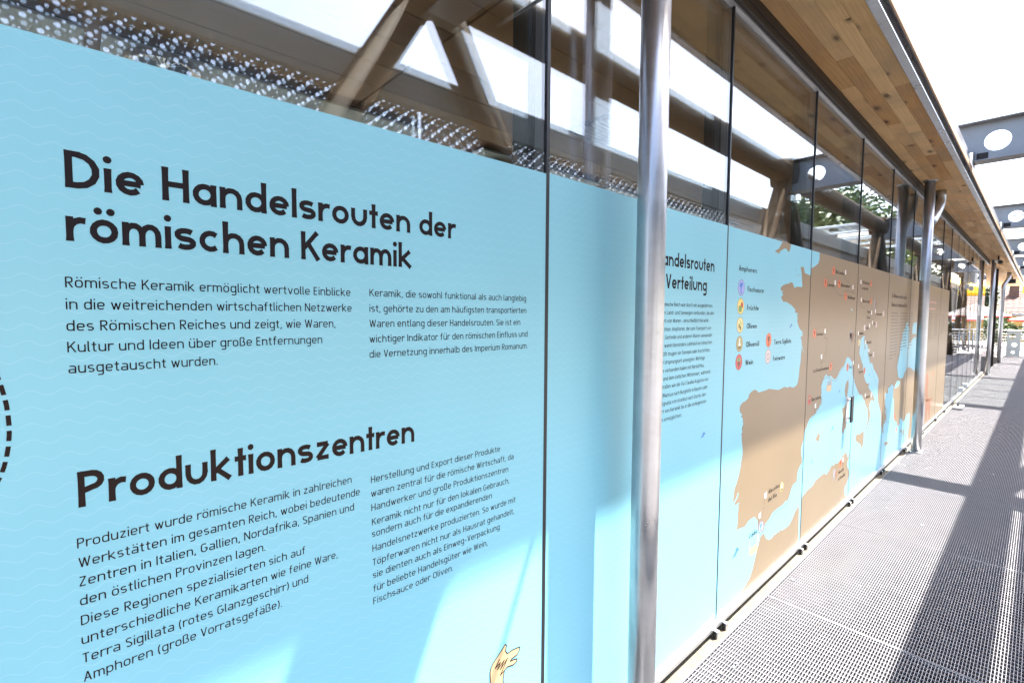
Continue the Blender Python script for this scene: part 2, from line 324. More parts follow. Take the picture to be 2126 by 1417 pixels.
# ------------------------------------------------------------------ stroke lettering (cap height 1, baseline 0)
def arc(cx, cy, rx, ry, a0, a1, n=2., seg=None):
    seg = seg or max(3, int(abs(a1-a0)/24)); o = []
    for k in range(seg+1):
        a = R(a0+(a1-a0)*k/seg); c, s = math.cos(a), math.sin(a)
        o.append((cx+rx*math.copysign(abs(c)**(2/n), c), cy+ry*math.copysign(abs(s)**(2/n), s)))
    return o
class Style:
    def __init__(s, t, n, xh, w, cw, two):
        s.t, s.n, s.xh, s.w, s.cw, s.two = t, n, xh, w, cw, two; s.gap = .125 if two else .095
HEAD_S = Style(.168, 2., .67, .68, .76, False)
LABEL_S = Style(.150, 2., .63, .56, .66, False)
BODY_S = Style(.113, 2.9, .73, .58, .64, True)
def glyph(ch, S):
    t, n, x, w = S.t, S.n, S.xh, S.w
    W = w-t; L = t/2; Rr = L+W; m = L+W/2; rx = W/2; B = t/2; Tp = x-t/2; cy = x/2; ry = (x-t)/2
    A = 1.02; D = -.27; C = S.cw-t; CR = L+C; cm = L+C/2; crx = C/2; cry = (1-t)/2; h = t*.0
    full = lambda: arc(m, cy, rx, ry, 0, 360, n)
    arch = lambda a, b: arc((a+b)/2, Tp-min(rx, .28), (b-a)/2, min(rx, .28), 180, 0, n)
    base = {'ä': 'a', 'ö': 'o', 'ü': 'u', 'ë': 'e', 'á': 'a', 'í': 'i', 'Ö': 'O', 'Ä': 'A', 'Ü': 'U'}
    if ch in base:
        s, ad = glyph(base[ch], S); s = list(s); c0 = ad/2
        if ch == 'í': s = s[:1]; s.append([(c0-.02, .86), (c0+.1, 1.05)])
        elif ch == 'á': s.append([(c0-.04, .80), (c0+.1, 1.02)])
        else:
            y = (x+.22) if ch.islower() else 1.2
            for q in (-.15, .15): s.append(('dot', (c0-.03+q, y)))
        return s, ad
    g = None
    if ch == 'a':
        if S.two:
            g = [[(L+.05, Tp)] + arc(Rr-.2, Tp-.2, .2, .2, 90, 0, n) + [(Rr, 0)], arc(m, x*.285, rx, x*.285-B, 0, 360, n)]
        else: g = [full(), [(Rr, -.01), (Rr, x)]]
    elif ch == 'b': g = [[(L, 0), (L, A)], full()]
    elif ch == 'd': g = [full(), [(Rr, 0), (Rr, A)]]
    elif ch == 'p': g = [[(L, D), (L, x)], full()]
    elif ch == 'q': g = [full(), [(Rr, D), (Rr, x)]]
    elif ch == 'g': g = [full(), [(Rr, x), (Rr, D+.16)] + arc(Rr-.16, D+.16, .16, .16, 0, -90, n)[1:] + [(L+.06, D)]]
    elif ch == 'c': g = [arc(m, cy, rx, ry, 48, 312, n)]; W -= .06
    elif ch == 'e': g = [arc(m, cy, rx, ry, 0, 318, n), [(L, cy), (Rr, cy)]]
    elif ch == 'o': g = [full()]
    elif ch in 'nh': g = [[(L, 0), (L, A if ch == 'h' else x)], arch(L, Rr)+[(Rr, 0)]]; g[1][0] = (L, Tp-.26)
    elif ch == 'm':
        b = L+W*.82; c = L+W*1.64; g = [[(L, 0), (L, x)], arch(L, b)+[(b, 0)], arch(b, c)+[(c, 0)]]; W = c-L
    elif ch == 'u': g = [[(L, x), (L, B+.28)] + arc(m, B+.28, rx, .28, 180, 360, n)[1:], [(Rr, x), (Rr, B+.26 if not S.two else 0)]]
    elif ch == 'r': g = [[(L, 0), (L, x)], arc(L+.27, Tp-.27, .27, .27, 180, 70, n)]; W = .27
    elif ch == 's':
        q = W*.43; g = [arc(L+q, x-ry/2-B, q, ry/2, 35, 270, 2.2) + arc(L+q, B+ry/2, q, ry/2, 90, -145, 2.2)[1:]]; W = 2*q
    elif ch == 't': g = [[(L+.11, .93), (L+.11, .0 if not S.two else .2)] + ([] if not S.two else arc(L+.24, .2, .13, .2-B, 180, 270, n)[1:]+[(L+.3, B)]), [(0, Tp), (L+.30, Tp)]]; W = .20 if not S.two else .26
    elif ch == 'f': g = [[(L+.11, 0), (L+.11, .82)] + arc(L+.27, .82, .16, .16, 180, 90, n)[1:] + [(L+.32, .98)], [(0, Tp), (L+.30, Tp)]]; W = .29
    elif ch == 'i': g = [[(L, 0), (L, x)], ('dot', (L, x+.24))]; W = 0
    elif ch == 'j': g = [[(L+.06, D+.05), (L+.06, x)], ('dot', (L+.06, x+.24))]; W = .06
    elif ch == 'l':
        g = [[(L, 0), (L, A)]] if not S.two else [[(L, A), (L, .16)] + arc(L+.12, .16, .12, .16-B, 180, 270, n)[1:]]; W = 0 if not S.two else .06
    elif ch == 'k': g = [[(L, 0), (L, A)], [(L+.02, x*.42), (Rr-.03, x)], [(L+.14, x*.5), (Rr+.02, 0)]]
    elif ch == 'v': g = [[(L, x), (m, 0), (Rr, x)]]
    elif ch == 'w': W *= 1.45; g = [[(L, x), (L+W*.27, 0), (L+W*.5, x*.92), (L+W*.73, 0), (L+W, x)]]
    elif ch == 'x': g = [[(L, x), (Rr, 0)], [(Rr, x), (L, 0)]]
    elif ch == 'y': g = [[(L, x), (m, 0)], [(Rr, x), (L+W*.3, D)]]
    elif ch == 'z': W *= .86; g = [[(L-.02, Tp), (L+W, Tp), (L, B), (L+W+.03, B)]]
    elif ch == 'ß': g = [[(L, 0), (L, .8)] + arc(m-.03, .8, rx-.03, .18, 180, 0, n)[1:] + [(Rr-.12, .52)] + arc(m, .27, rx, .25-B+.02, 80, -120, n)]
    elif ch == 'A': W = C*.98; g = [[(L, 0), (L+W/2, 1), (L+W, 0)], [(L+W*.2, .33), (L+W*.8, .33)]]
    elif ch == 'B': W = C*.8; g = [[(L, 0), (L, 1)], [(L, 1-B)]+arc(L+W*.6, .76, W*.34, .24-B, 90, -90, n)+[(L, .52)], [(L, .52)]+arc(L+W*.6, .27, W*.4, .27-B, 90, -90, n)+[(L, B)]]
    elif ch == 'C': g = [arc(cm, .5, crx, cry, 48, 312, n)]; W = C*.95
    elif ch == 'D': g = [[(L, 0), (L, 1)], [(.01, 1-B), (L+C*.3, 1-B)]+arc(L+C*.3, .5, C*.7, cry, 90, -90, n)+[(.01, B)]]; W = C
    elif ch == 'E': W = C*.7; g = [[(L, 0), (L, 1)], [(L, 1-B), (L+W, 1-B)], [(L, .52), (L+W*.9, .52)], [(L, B), (L+W, B)]]
    elif ch == 'F': W = C*.66; g = [[(L, 0), (L, 1)], [(L, 1-B), (L+W, 1-B)], [(L, .50), (L+W*.88, .50)]]
    elif ch == 'G': W = C*1.05; g = [arc(cm, .5, crx, cry, 48, 345, n), [(cm+.05, .47), (CR+.02, .47), (CR+.02, .2)]]
    elif ch == 'H': W = C*.92; g = [[(L, 0), (L, 1)], [(L+W, 0), (L+W, 1)], [(L, .5), (L+W, .5)]]
    elif ch == 'I': W = 0; g = [[(L, 0), (L, 1)]]
    elif ch == 'K': W = C*.92; g = [[(L, 0), (L, 1)], [(L+.03, .42), (L+W, 1)], [(L+.2, .56), (L+W+.04, 0)]]
    elif ch == 'L': W = C*.62; g = [[(L, 1), (L, B), (L+W, B)]]
    elif ch == 'M': W = C*1.2; g = [[(L, 0), (L, 1), (L+W/2, .25), (L+W, 1), (L+W, 0)]]
    elif ch == 'N': W = C; g = [[(L, 0), (L, 1), (L+W, 0), (L+W, 1)]]
    elif ch == 'O': W = C*1.1; g = [arc(L+W/2, .5, W/2, cry, 0, 360, n)]
    elif ch in 'PR':
        W = C*.8; g = [[(L, 0), (L, 1)], [(L, 1-B)]+arc(L+W*.55, .72, W*.45, .28-B, 90, -90, n)+[(L, .44)]]
        if ch == 'R': g.append([(L+W*.45, .44), (L+W*1.05, 0)])
    elif ch == 'S':
        q = C*.42; g = [arc(L+q, .74, q, .26-B, 35, 270, 2.2)+arc(L+q, .26-.02, q, .26-B, 90, -145, 2.2)[1:]]; W = 2*q
    elif ch == 'T': W = C*.85; g = [[(L+W/2, 0), (L+W/2, 1)], [(L-.03, 1-B), (L+W+.03, 1-B)]]
    elif ch == 'U': W = C*.9; g = [[(L, 1), (L, .36)]+arc(L+W/2, .36, W/2, .36-B, 180, 360, n)[1:]+[(L+W, 1)]]
    elif ch == 'V': W = C*.95; g = [[(L, 1), (L+W/2, 0), (L+W, 1)]]
    elif ch == 'W': W = C*1.5; g = [[(L, 1), (L+W*.26, 0), (L+W*.5, .95), (L+W*.74, 0), (L+W, 1)]]
    elif ch == 'Z': W = C*.82; g = [[(L, 1-B), (L+W, 1-B), (L, B), (L+W, B)]]
    elif ch == '.': g = [('dot', (L, B))]; W = 0
    elif ch == ',': g = [[(L+.05, B+.05), (L-.03, -.14)]]; W = .04
    elif ch == ':': g = [('dot', (L, B)), ('dot', (L, x*.8))]; W = .02
    elif ch in '-–': W = .3; g = [[(L, x*.46), (L+W, x*.46)]]
    elif ch == '/': W = .3; g = [[(L, -.1), (L+W, 1.05)]]
    elif ch == '(': W = .14; g = [arc(L+.3, .42, .3, .66, 125, 235, 2)]
    elif ch == ')': W = .14; g = [arc(L-.16, .42, .3, .66, 55, -55, 2)]
    elif ch == ' ': return [], .33 if S.two else .36
    else: return [], .3
    return g, W+t+S.gap
def split_sharp(g):                                                # break strokes at sharp corners so both arms keep full width
    out = []
    for st in g:
        if isinstance(st, tuple): out.append(st); continue
        cur = [st[0]]
        for i in range(1, len(st)):
            cur.append(st[i])
            if i < len(st)-1:
                a = Vector((st[i][0]-st[i-1][0], st[i][1]-st[i-1][1])); b = Vector((st[i+1][0]-st[i][0], st[i+1][1]-st[i][1]))
                if a.length > 1e-6 and b.length > 1e-6 and a.angle(b) > 1.0 and min(a.length, b.length) > .12: out.append(cur); cur = [st[i]]
        out.append(cur)
    return out
def stroke_text(mb, line, x, cap, S, rng=None):
    text, y0, y1, z0 = line
    items = []; pen = 0
    for ch in text:
        g, ad = glyph(ch, S); items.append((pen, g)); pen += ad
    width = pen-S.gap; sy = (y1-y0)/width; k = 0
    tf = lambda p: (y0+p[0]*sy, z0+p[1]*cap)
    items = [(q, split_sharp(g)) for q, g in items]
    for pen, g in items:
        for st in g:
            k += 1; xx = x+(k % 4)*.00002
            if isinstance(st, tuple):
                c = st[1]; r = S.t*.62
                mb.flat([tf((pen+c[0]+r*math.cos(a*math.pi/5), c[1]+r*math.sin(a*math.pi/5))) for a in range(10)], xx); continue
            p = [(pen+a, b) for a, b in st]; closed = abs(p[0][0]-p[-1][0])+abs(p[0][1]-p[-1][1]) < 1e-4
            if not closed and rng:                                     # slightly flared, hand-stamped stroke ends
                p = [p[0]]+[((p[0][0]*.8+p[1][0]*.2), (p[0][1]*.8+p[1][1]*.2))]+p[1:-1]+[((p[-1][0]*.8+p[-2][0]*.2), (p[-1][1]*.8+p[-2][1]*.2))]+[p[-1]]
            hw = []
            for i in range(len(p)):
                v = S.t/2
                if rng:
                    v *= 1+rng.uniform(-.035, .035)
                    if not closed and i in (0, len(p)-1): v *= 1.10
                hw.append(v)
            if closed: hw[-1] = hw[0]
            lft = []; rgt = []; last = len(p)-1
            for i in range(len(p)):
                a = p[i-1] if i else (p[last-1] if closed else None); b = p[i+1] if i < last else (p[1] if closed else None)
                ns = []
                if a is not None: dx, dy = p[i][0]-a[0], p[i][1]-a[1]; l = math.hypot(dx, dy) or 1; ns.append((-dy/l, dx/l))
                if b is not None: dx, dy = b[0]-p[i][0], b[1]-p[i][1]; l = math.hypot(dx, dy) or 1; ns.append((-dy/l, dx/l))
                nx = sum(q[0] for q in ns)/len(ns); ny = sum(q[1] for q in ns)/len(ns); l2 = nx*nx+ny*ny
                f = 1/max(l2, .3) if len(ns) == 2 else 1
                lft.append((p[i][0]+nx*f*hw[i], p[i][1]+ny*f*hw[i])); rgt.append((p[i][0]-nx*f*hw[i], p[i][1]-ny*f*hw[i]))
            i0 = len(mb.v)
            for a, b in zip(lft, rgt):
                for q in (a, b): y, z = tf(q); mb.v.append((xx, y, z))
            for i in range(last):
                a = i0+2*i; mb.f.append((a+1, a+3, a+2, a)); mb.sm.append(False)
def thick_line(mb, pts, x, w, dash=None):                         # flat print line in the wall plane
    pts = [Vector((a, b)) for a, b in pts]
    if dash:
        seg = []; on, off = dash; pos = 0
        for a, b in zip(pts, pts[1:]):
            l = (b-a).length; s = 0
            while s < l:
                ph = pos % (on+off); step = min((on-ph) if ph < on else (on+off-ph), l-s); step = max(step, 1e-4)
                if ph < on: seg.append((a+(b-a)*(s/l), a+(b-a)*((s+step)/l)))
                s += step; pos += step
    else: seg = list(zip(pts, pts[1:]))
    for a, b in seg:
        d = (b-a)
        if d.length < 1e-5: continue
        nn = Vector((-d.y, d.x)).normalized()*w/2; e = d.normalized()*(0 if dash else w*.3)
        q = [a-nn-e, b-nn+e, b+nn+e, a+nn-e]
        mb.poly([(x, p.x, p.y) for p in q])
# ------------------------------------------------------------------ traced print data, metres on the wall (y, z)
H=[('Die Handelsrouten der', 0.0005, 0.7201, 1.7167), ('römischen Keramik', -0.001, 0.5943, 1.6366), ('Produktionszentren', -0.0008, 0.5984, 1.224)]
B1=[('Römische Keramik ermöglicht wertvolle Einblicke', -0.0047, 0.4441, 1.5662), ('in die weitreichenden wirtschaftlichen Netzwerke', -0.005, 0.4463, 1.5329), ('des Römischen Reiches und zeigt, wie Waren,', -0.0055, 0.4106, 1.5), ('Kultur und Ideen über große Entfernungen', -0.0055, 0.3823, 1.4673), ('ausgetauscht wurden.', -0.0055, 0.1933, 1.435)]
B2=[('Keramik, die sowohl funktional als auch langlebig', 0.4875, 0.9675, 1.5672), ('ist, gehörte zu den am häufigsten transportierten', 0.4872, 0.9688, 1.5328), ('Waren entlang dieser Handelsrouten. Sie ist ein', 0.4868, 0.9453, 1.4991), ('wichtiger Indikator für den römischen Einfluss und', 0.4864, 0.9745, 1.4651), ('die Vernetzung innerhalb des Imperium Romanum.', 0.4861, 0.9749, 1.4312)]
B3=[('Produziert wurde römische Keramik in zahlreichen', -0.0046, 0.4414, 1.1599), ('Werkstätten im gesamten Reich, wobei bedeutende', -0.004, 0.4599, 1.1285), ('Zentren in Italien, Gallien, Nordafrika, Spanien und', -0.0044, 0.4461, 1.098), ('den östlichen Provinzen lagen.', -0.0043, 0.2653, 1.0671), ('Diese Regionen spezialisierten sich auf', -0.0042, 0.3407, 1.0351), ('unterschiedliche Keramikarten wie feine Ware,', -0.0046, 0.408, 1.0038), ('Terra Sigillata (rotes Glanzgeschirr) und', -0.0045, 0.3455, 0.9731), ('Amphoren (große Vorratsgefäße).', -0.0039, 0.293, 0.9422)]
B4=[('Herstellung und Export dieser Produkte', 0.4865, 0.8713, 1.1486), ('waren zentral für die römische Wirtschaft, da', 0.4861, 0.9227, 1.1165), ('Handwerker und große Produktionszentren', 0.4869, 0.9025, 1.0842), ('Keramik nicht nur für den lokalen Gebrauch,', 0.4878, 0.9065, 1.0507), ('sondern auch für die expandierenden', 0.4874, 0.8422, 1.023), ('Handelsnetzwerke produzierten. So wurde mit', 0.4883, 0.9314, 0.9891), ('Töpferwaren nicht nur als Hausrat gehandelt,', 0.488, 0.9261, 0.9563), ('sie dienten auch als Einweg-Verpackung', 0.4888, 0.871, 0.9266), ('für beliebte Handelsgüter wie Wein,', 0.4896, 0.8273, 0.8947), ('Fischsauce oder Oliven.', 0.4893, 0.7108, 0.8654)]
H2=[('andelsrouten', 1.7123, 2.1443, 1.7241), ('Verteilung', 1.7307, 2.0756, 1.6361)]
B5=[('ömische Reich war durch ein ausgedehntes', 1.7124, 2.1359, 1.5654), ('on Land- und Seewegen verbunden, die den', 1.7139, 2.1523, 1.5326), ('ort von Waren - einschließlich Keramik -', 1.7118, 2.1165, 1.5), ('lichten. Amphoren, die zum Transport von', 1.7097, 2.1282, 1.4665), ('Öl, Getreide und anderen Waren verwendet', 1.7076, 2.1398, 1.434), ('n, waren besonders zahlreich im römischen', 1.7091, 2.1419, 1.4015), ('l. Oft trugen sie Stempel oder Inschriften,', 1.7071, 2.1251, 1.3675), ('en Ursprungsort anzeigten. Wichtige', 1.7085, 2.0763, 1.3346), ('ge verbanden Italien mit Nordafrika,', 1.71, 2.0719, 1.3018), ('n und dem östlichen Mittelmeer, während', 1.7078, 2.1316, 1.2692), ('straßen wie die Via Claudia Augusta von', 1.7093, 2.1147, 1.2367), ('a/Mantua nach Burghöfe in Bayern oder', 1.7109, 2.11, 1.2018), ('Egnatia von Istanbul nach Durrës den', 1.7231, 2.0958, 1.1696), ('ort von Keramik bis in die entlegensten', 1.7102, 2.1024, 1.138), ('en ermöglichten.', 1.7117, 1.8833, 1.1045)]
LG=[('Amphoren:', 2.4039, 2.6276, 1.7479), ('Fischsauce', 2.5159, 2.7246, 1.6503), ('Früchte', 2.5172, 2.6644, 1.5568), ('Oliven', 2.5193, 2.6479, 1.4643), ('Olivenöl', 2.5177, 2.6863, 1.3709), ('Wein', 2.5171, 2.6163, 1.2785), ('Terra Sigillata', 2.8999, 3.1724, 1.3697), ('Feinware', 2.8956, 3.0785, 1.2775)]
ML3=[('Alecolea', 2.8978, 3.0712, 0.5178), ('del Río', 2.8945, 3.0338, 0.4708), ('Cádiz', 2.6413, 2.7566, 0.3375)]
ML4=[('Blickweiler', 4.033, 4.2641, 1.8335), ('Lavoye', 3.8523, 4.0038, 1.7365), ('Rheinzabern', 4.1822, 4.4399, 1.747), ('Waiblingen', 4.3766, 4.5999, 1.6624), ('Lezoux', 3.6548, 3.8, 1.3992), ('La Graufesenque', 3.6219, 3.9646, 1.1548), ('Barcelona', 3.6087, 3.8102, 0.963), ('Pisa', 4.5115, 4.5887, 1.1172), ('Henchir', 4.341, 4.4971, 0.3105), ('el Guellal', 4.3424, 4.5344, 0.2586)]
ML5=[('Pfaffenhofen', 4.8034, 5.0523, 1.7976), ('an der Ilm', 4.7966, 5.0039, 1.751), ('Westerndorf', 4.8432, 5.0915, 1.6446), ('Flavia', 5.0109, 5.1337, 1.5585), ('Solva', 5.0088, 5.1262, 1.5097), ('Carnuntum', 5.3504, 5.5908, 1.5392), ('Celje', 4.9908, 5.0879, 1.4199), ('Ptuj', 5.2553, 5.343, 1.4538), ('Aquileia', 4.7702, 4.9185, 1.3786), ('Medulin', 5.051, 5.2133, 1.2941), ('Zadar', 5.1469, 5.2803, 1.1803), ('Arezzo', 4.8259, 4.97, 1.0555), ('Neapel', 5.1209, 5.269, 0.8108)]
H3=[('Zu Wasser und zu Land -', 5.9895, 6.7971, 1.7184), ('Reisen im römischen Reich', 5.995, 6.8024, 1.6296)]
LAND3=[[(3.5023, 1.7845), (3.3703, 1.7968), (3.3493, 1.8308), (3.2904, 1.828), (3.3126, 1.7909), (3.3365, 1.7076), (3.2845, 1.7077), (3.212, 1.7024), (3.1959, 1.695), (3.1642, 1.7246), (3.132, 1.7283), (3.0958, 1.717), (3.0473, 1.7126), (2.9949, 1.7004), (2.9726, 1.6893), (2.9719, 1.6733), (3.0217, 1.6709), (2.9905, 1.6634), (3.0145, 1.6493), (2.9806, 1.6355), (3.0224, 1.6089), (3.0582, 1.6118), (3.1021, 1.6041), (3.16, 1.592), (3.1936, 1.5791), (3.2233, 1.5706), (3.223, 1.5503), (3.2631, 1.5474), (3.2907, 1.5417), (3.2574, 1.5392), (3.2729, 1.5211), (3.2689, 1.4983), (3.297, 1.4661), (3.3222, 1.4496), (3.37, 1.4325), (3.3733, 1.4287), (3.3762, 1.4052), (3.342, 1.3991), (3.3661, 1.3727), (3.3723, 1.3444), (3.4261, 1.2876), (3.3678, 1.3352), (3.364, 1.2979), (3.3598, 1.2512), (3.3445, 1.2053), (3.3367, 1.1543), (3.3206, 1.1159), (3.2953, 1.0996), (3.2426, 1.0932), (3.1696, 1.1072), (3.1512, 1.1008), (3.0936, 1.1132), (3.0454, 1.1082), (3.0042, 1.1036), (2.9278, 1.1135), (2.8463, 1.126), (2.8164, 1.1219), (2.7529, 1.121), (2.7067, 1.1198), (2.6751, 1.1351), (2.6598, 1.1387), (2.6379, 1.1409), (2.597, 1.1313), (2.5743, 1.1181), (2.5707, 1.1049), (2.5296, 1.0922), (2.5021, 1.0916), (2.4717, 1.0763), (2.467, 1.056), (2.4791, 1.0392), (2.4996, 1.0326), (2.4857, 1.0134), (2.5084, 1.0141), (2.5119, 0.9924), (2.5186, 0.9779), (2.5052, 0.9626), (2.5098, 0.9387), (2.5162, 0.9732), (2.502, 0.9561), (2.5107, 0.9393), (2.5005, 0.9294), (2.5071, 0.8935), (2.5195, 0.8525), (2.5221, 0.8209), (2.5084, 0.7847), (2.4977, 0.7481), (2.482, 0.7166), (2.4619, 0.6864), (2.4373, 0.6615), (2.4292, 0.629), (2.4228, 0.5981), (2.438, 0.5941), (2.4636, 0.6068), (2.4757, 0.6251), (2.4913, 0.6328), (2.4806, 0.6083), (2.4473, 0.5878), (2.4505, 0.5696), (2.4931, 0.5746), (2.5055, 0.5686), (2.4875, 0.5655), (2.4923, 0.5505), (2.4886, 0.5163), (2.4905, 0.4923), (2.4844, 0.4549), (2.4815, 0.4333), (2.4688, 0.4227), (2.5042, 0.4336), (2.5844, 0.4222), (2.6262, 0.4411), (2.6956, 0.4417), (2.7058, 0.4409), (2.7552, 0.4058), (2.7657, 0.347), (2.7937, 0.3286), (2.8272, 0.3141), (2.8483, 0.321), (2.8574, 0.3399), (2.8833, 0.3579), (2.9001, 0.3573), (2.944, 0.3711), (2.9712, 0.3878), (3.0354, 0.3924), (3.1334, 0.391), (3.1956, 0.4025), (3.229, 0.3938), (3.2585, 0.424), (3.2879, 0.4595), (3.3199, 0.4757), (3.3817, 0.478), (3.3791, 0.5005), (3.3949, 0.5455), (3.421, 0.5642), (3.4622, 0.5801), (3.4681, 0.6035), (3.4475, 0.6419), (3.4359, 0.6783), (3.4544, 0.7042), (3.4742, 0.7203), (3.4899, 0.8306)], [(3.4459, 0.2952), (3.4093, 0.3026), (3.3563, 0.2781), (3.3183, 0.2501), (3.2672, 0.2266), (3.2147, 0.2265), (3.1377, 0.2311), (3.1203, 0.2549), (3.1059, 0.2385), (3.0507, 0.2417), (3.0147, 0.2437), (2.9745, 0.2361), (2.934, 0.2387), (2.8926, 0.2598), (2.8642, 0.2905), (2.8562, 0.306), (2.8283, 0.3017), (2.8017, 0.2992), (2.7926, 0.2829), (2.774, 0.2547), (2.7418, 0.206), (2.7059, 0.1469), (2.6736, 0.1126), (2.6119, 0.0863), (2.5331, 0.0642), (2.5015, 0.0569), (3.4549, 0.037)], [(2.9739, 1.9542), (2.9215, 1.9033), (2.8725, 1.8885), (2.868, 1.8779), (2.9012, 1.8809), (2.9213, 1.8724), (2.9457, 1.8911), (2.9964, 1.9084), (3.0315, 1.9138), (3.0759, 1.8967), (3.0933, 1.9068), (3.1119, 1.9409), (3.1127, 1.9561)]]
WATER=[[(3.4805, 1.9519), (3.6493, 1.9532), (3.6527, 1.9048), (3.6285, 1.8736), (3.5691, 1.8524), (3.496, 1.833)], [(3.4971, 0.7847), (3.5485, 0.8131), (3.5412, 0.8223), (3.5812, 0.849), (3.5733, 0.8493), (3.6475, 0.8635), (3.7114, 0.8735), (3.7161, 0.8876), (3.7552, 0.8951), (3.8256, 0.9289), (3.8313, 0.9583), (3.812, 0.9775), (3.8181, 1.0025), (3.8051, 1.0464), (3.8325, 1.0779), (3.8774, 1.1083), (3.911, 1.1229), (3.9422, 1.1073), (3.9949, 1.0986), (4.0268, 1.1048), (4.0726, 1.0832), (4.1291, 1.0671), (4.168, 1.0706), (4.2052, 1.088), (4.2414, 1.1151), (4.2876, 1.1348), (4.3525, 1.149), (4.3831, 1.1706), (4.4125, 1.2019), (4.4539, 1.2163), (4.5005, 1.2041), (4.5584, 1.1837), (4.5991, 1.1617), (4.6147, 1.1262), (4.6319, 1.0607), (4.6575, 1.0437), (4.691, 1.0159), (4.6986, 0.995), (4.8083, 0.9162), (4.8908, 0.8696), (4.9681, 0.8612), (5.0007, 0.8253), (5.0707, 0.8009), (5.1065, 0.7538), (5.1741, 0.7254), (5.2047, 0.6678), (5.2286, 0.6173), (5.1957, 0.575), (5.1632, 0.533), (5.1519, 0.5214), (5.194, 0.5146), (5.2269, 0.5568), (5.289, 0.5951), (5.3095, 0.6331), (5.2952, 0.676), (5.252, 0.7088), (5.2593, 0.7417), (5.3366, 0.7801), (5.3989, 0.7591), (5.4365, 0.72), (5.4624, 0.7377), (5.4397, 0.7752), (5.3383, 0.8414), (5.2614, 0.8698), (5.1843, 0.9077), (5.2197, 0.9377), (5.1228, 0.9433), (5.0632, 0.9749), (5.0168, 1.0114), (4.9816, 1.0593), (4.9586, 1.1121), (4.8847, 1.1676), (4.8494, 1.198), (4.8112, 1.2226), (4.8231, 1.2785), (4.8304, 1.3347), (4.8875, 1.3557), (4.9309, 1.3689), (4.9666, 1.3651), (4.951, 1.3252), (4.9814, 1.2895), (4.9811, 1.2547), (5.0192, 1.2413), (5.0004, 1.2887), (5.0389, 1.299), (5.0923, 1.2734), (5.113, 1.2311), (5.0962, 1.2171), (5.1487, 1.1757), (5.2105, 1.118), (5.2391, 1.1166), (5.2971, 1.1095), (5.3509, 1.0585), (5.4313, 1.0251), (5.5153, 0.9838), (5.5684, 0.9513), (5.581, 0.922), (5.5699, 0.8736), (5.5698, 0.8029), (5.6014, 0.7283), (5.661, 0.6709), (5.7183, 0.6274), (5.7466, 0.5726), (5.7667, 0.5258), (5.7685, 0.4742), (5.8261, 0.4358), (5.8901, 0.3734), (5.9233, 0.3754), (5.8882, 0.441), (5.9072, 0.4755), (5.9707, 0.466), (5.9343, 0.5053), (6.028, 0.4879), (6.0044, 0.5444), (5.9016, 0.6183), (5.9756, 0.5936), (6.0549, 0.5527), (6.1213, 0.4975), (6.0331, 0.5709), (5.9277, 0.6523), (5.9117, 0.7214), (5.915, 0.7806), (5.9696, 0.7673), (6.0394, 0.7674), (6.0283, 0.814), (6.1343, 0.8188), (6.1668, 0.8349), (6.2616, 0.8259), (6.2936, 0.8033), (6.2938, 0.772), (6.2887, 0.6862), (6.3375, 0.6728), (6.3657, 0.6061), (6.3743, 0.5255), (6.4171, 0.4315), (6.5671, 0.3852), (6.5969, 0.3479), (6.6416, 0.3328), (6.721, 0.3457), (6.7464, 0.4089), (6.8374, 0.3876), (6.9378, 0.3389), (7.0259, 0.3433), (7.1487, 0.3959), (7.2219, 0.3859), (7.2871, 0.4083), (7.3217, 0.3723), (7.3316, 0.2539), (7.2831, 0.1715), (7.251, 0.0334), (7.2082, -0.1021), (6.1389, -0.0289), (5.3216, -0.0239), (4.7277, -0.0238), (4.6368, 0.0449), (4.5853, 0.0784), (4.533, 0.1217), (4.5533, 0.1619), (4.6221, 0.1859), (4.6526, 0.2247), (4.6532, 0.2755), (4.6037, 0.3164), (4.5937, 0.3537), (4.6361, 0.3754), (4.6657, 0.4203), (4.5961, 0.3934), (4.5754, 0.4075), (4.5612, 0.4377), (4.5236, 0.4474), (4.4712, 0.4427), (4.4052, 0.4215), (4.3071, 0.403), (4.2467, 0.4225), (4.2085, 0.4093), (4.1434, 0.4229), (4.0854, 0.3984), (4.0202, 0.3809), (3.9657, 0.402), (3.8382, 0.3995), (3.7575, 0.3921), (3.7201, 0.373), (3.5924, 0.3659), (3.52, 0.353), (3.4627, 0.3309)], [(6.8104, 1.4606), (6.9096, 1.4674), (6.9367, 1.4444), (6.857, 1.4376), (7.0314, 1.4049), (7.0215, 1.3665), (7.044, 1.2886), (7.0858, 1.2173), (7.1633, 1.2459), (7.3732, 1.2873), (7.6558, 1.2878), (7.8369, 1.0307), (7.708, 1.038), (7.7217, 0.8234), (7.231, 0.9325), (7.0837, 0.9516), (7.0157, 0.9477), (6.8324, 0.8853), (6.7985, 0.8505), (6.6267, 0.8609), (6.5182, 0.8863), (6.4298, 0.997), (6.4812, 1.1053), (6.4374, 1.018), (6.5085, 1.0934), (6.5431, 1.1718), (6.576, 1.2581), (6.629, 1.271), (6.6453, 1.3515), (6.7831, 1.4159)], [(7.5033, 1.4676), (7.2766, 1.4571), (7.2042, 1.4025), (7.2255, 1.331), (7.5019, 1.3206)], [(6.5912, 0.8396), (6.6389, 0.8149), (6.5647, 0.7851), (6.4079, 0.7763), (6.3298, 0.7801), (6.3975, 0.8171), (6.4686, 0.8464)], [(4.4804, 1.5997), (4.5453, 1.5739), (4.5155, 1.571)]]
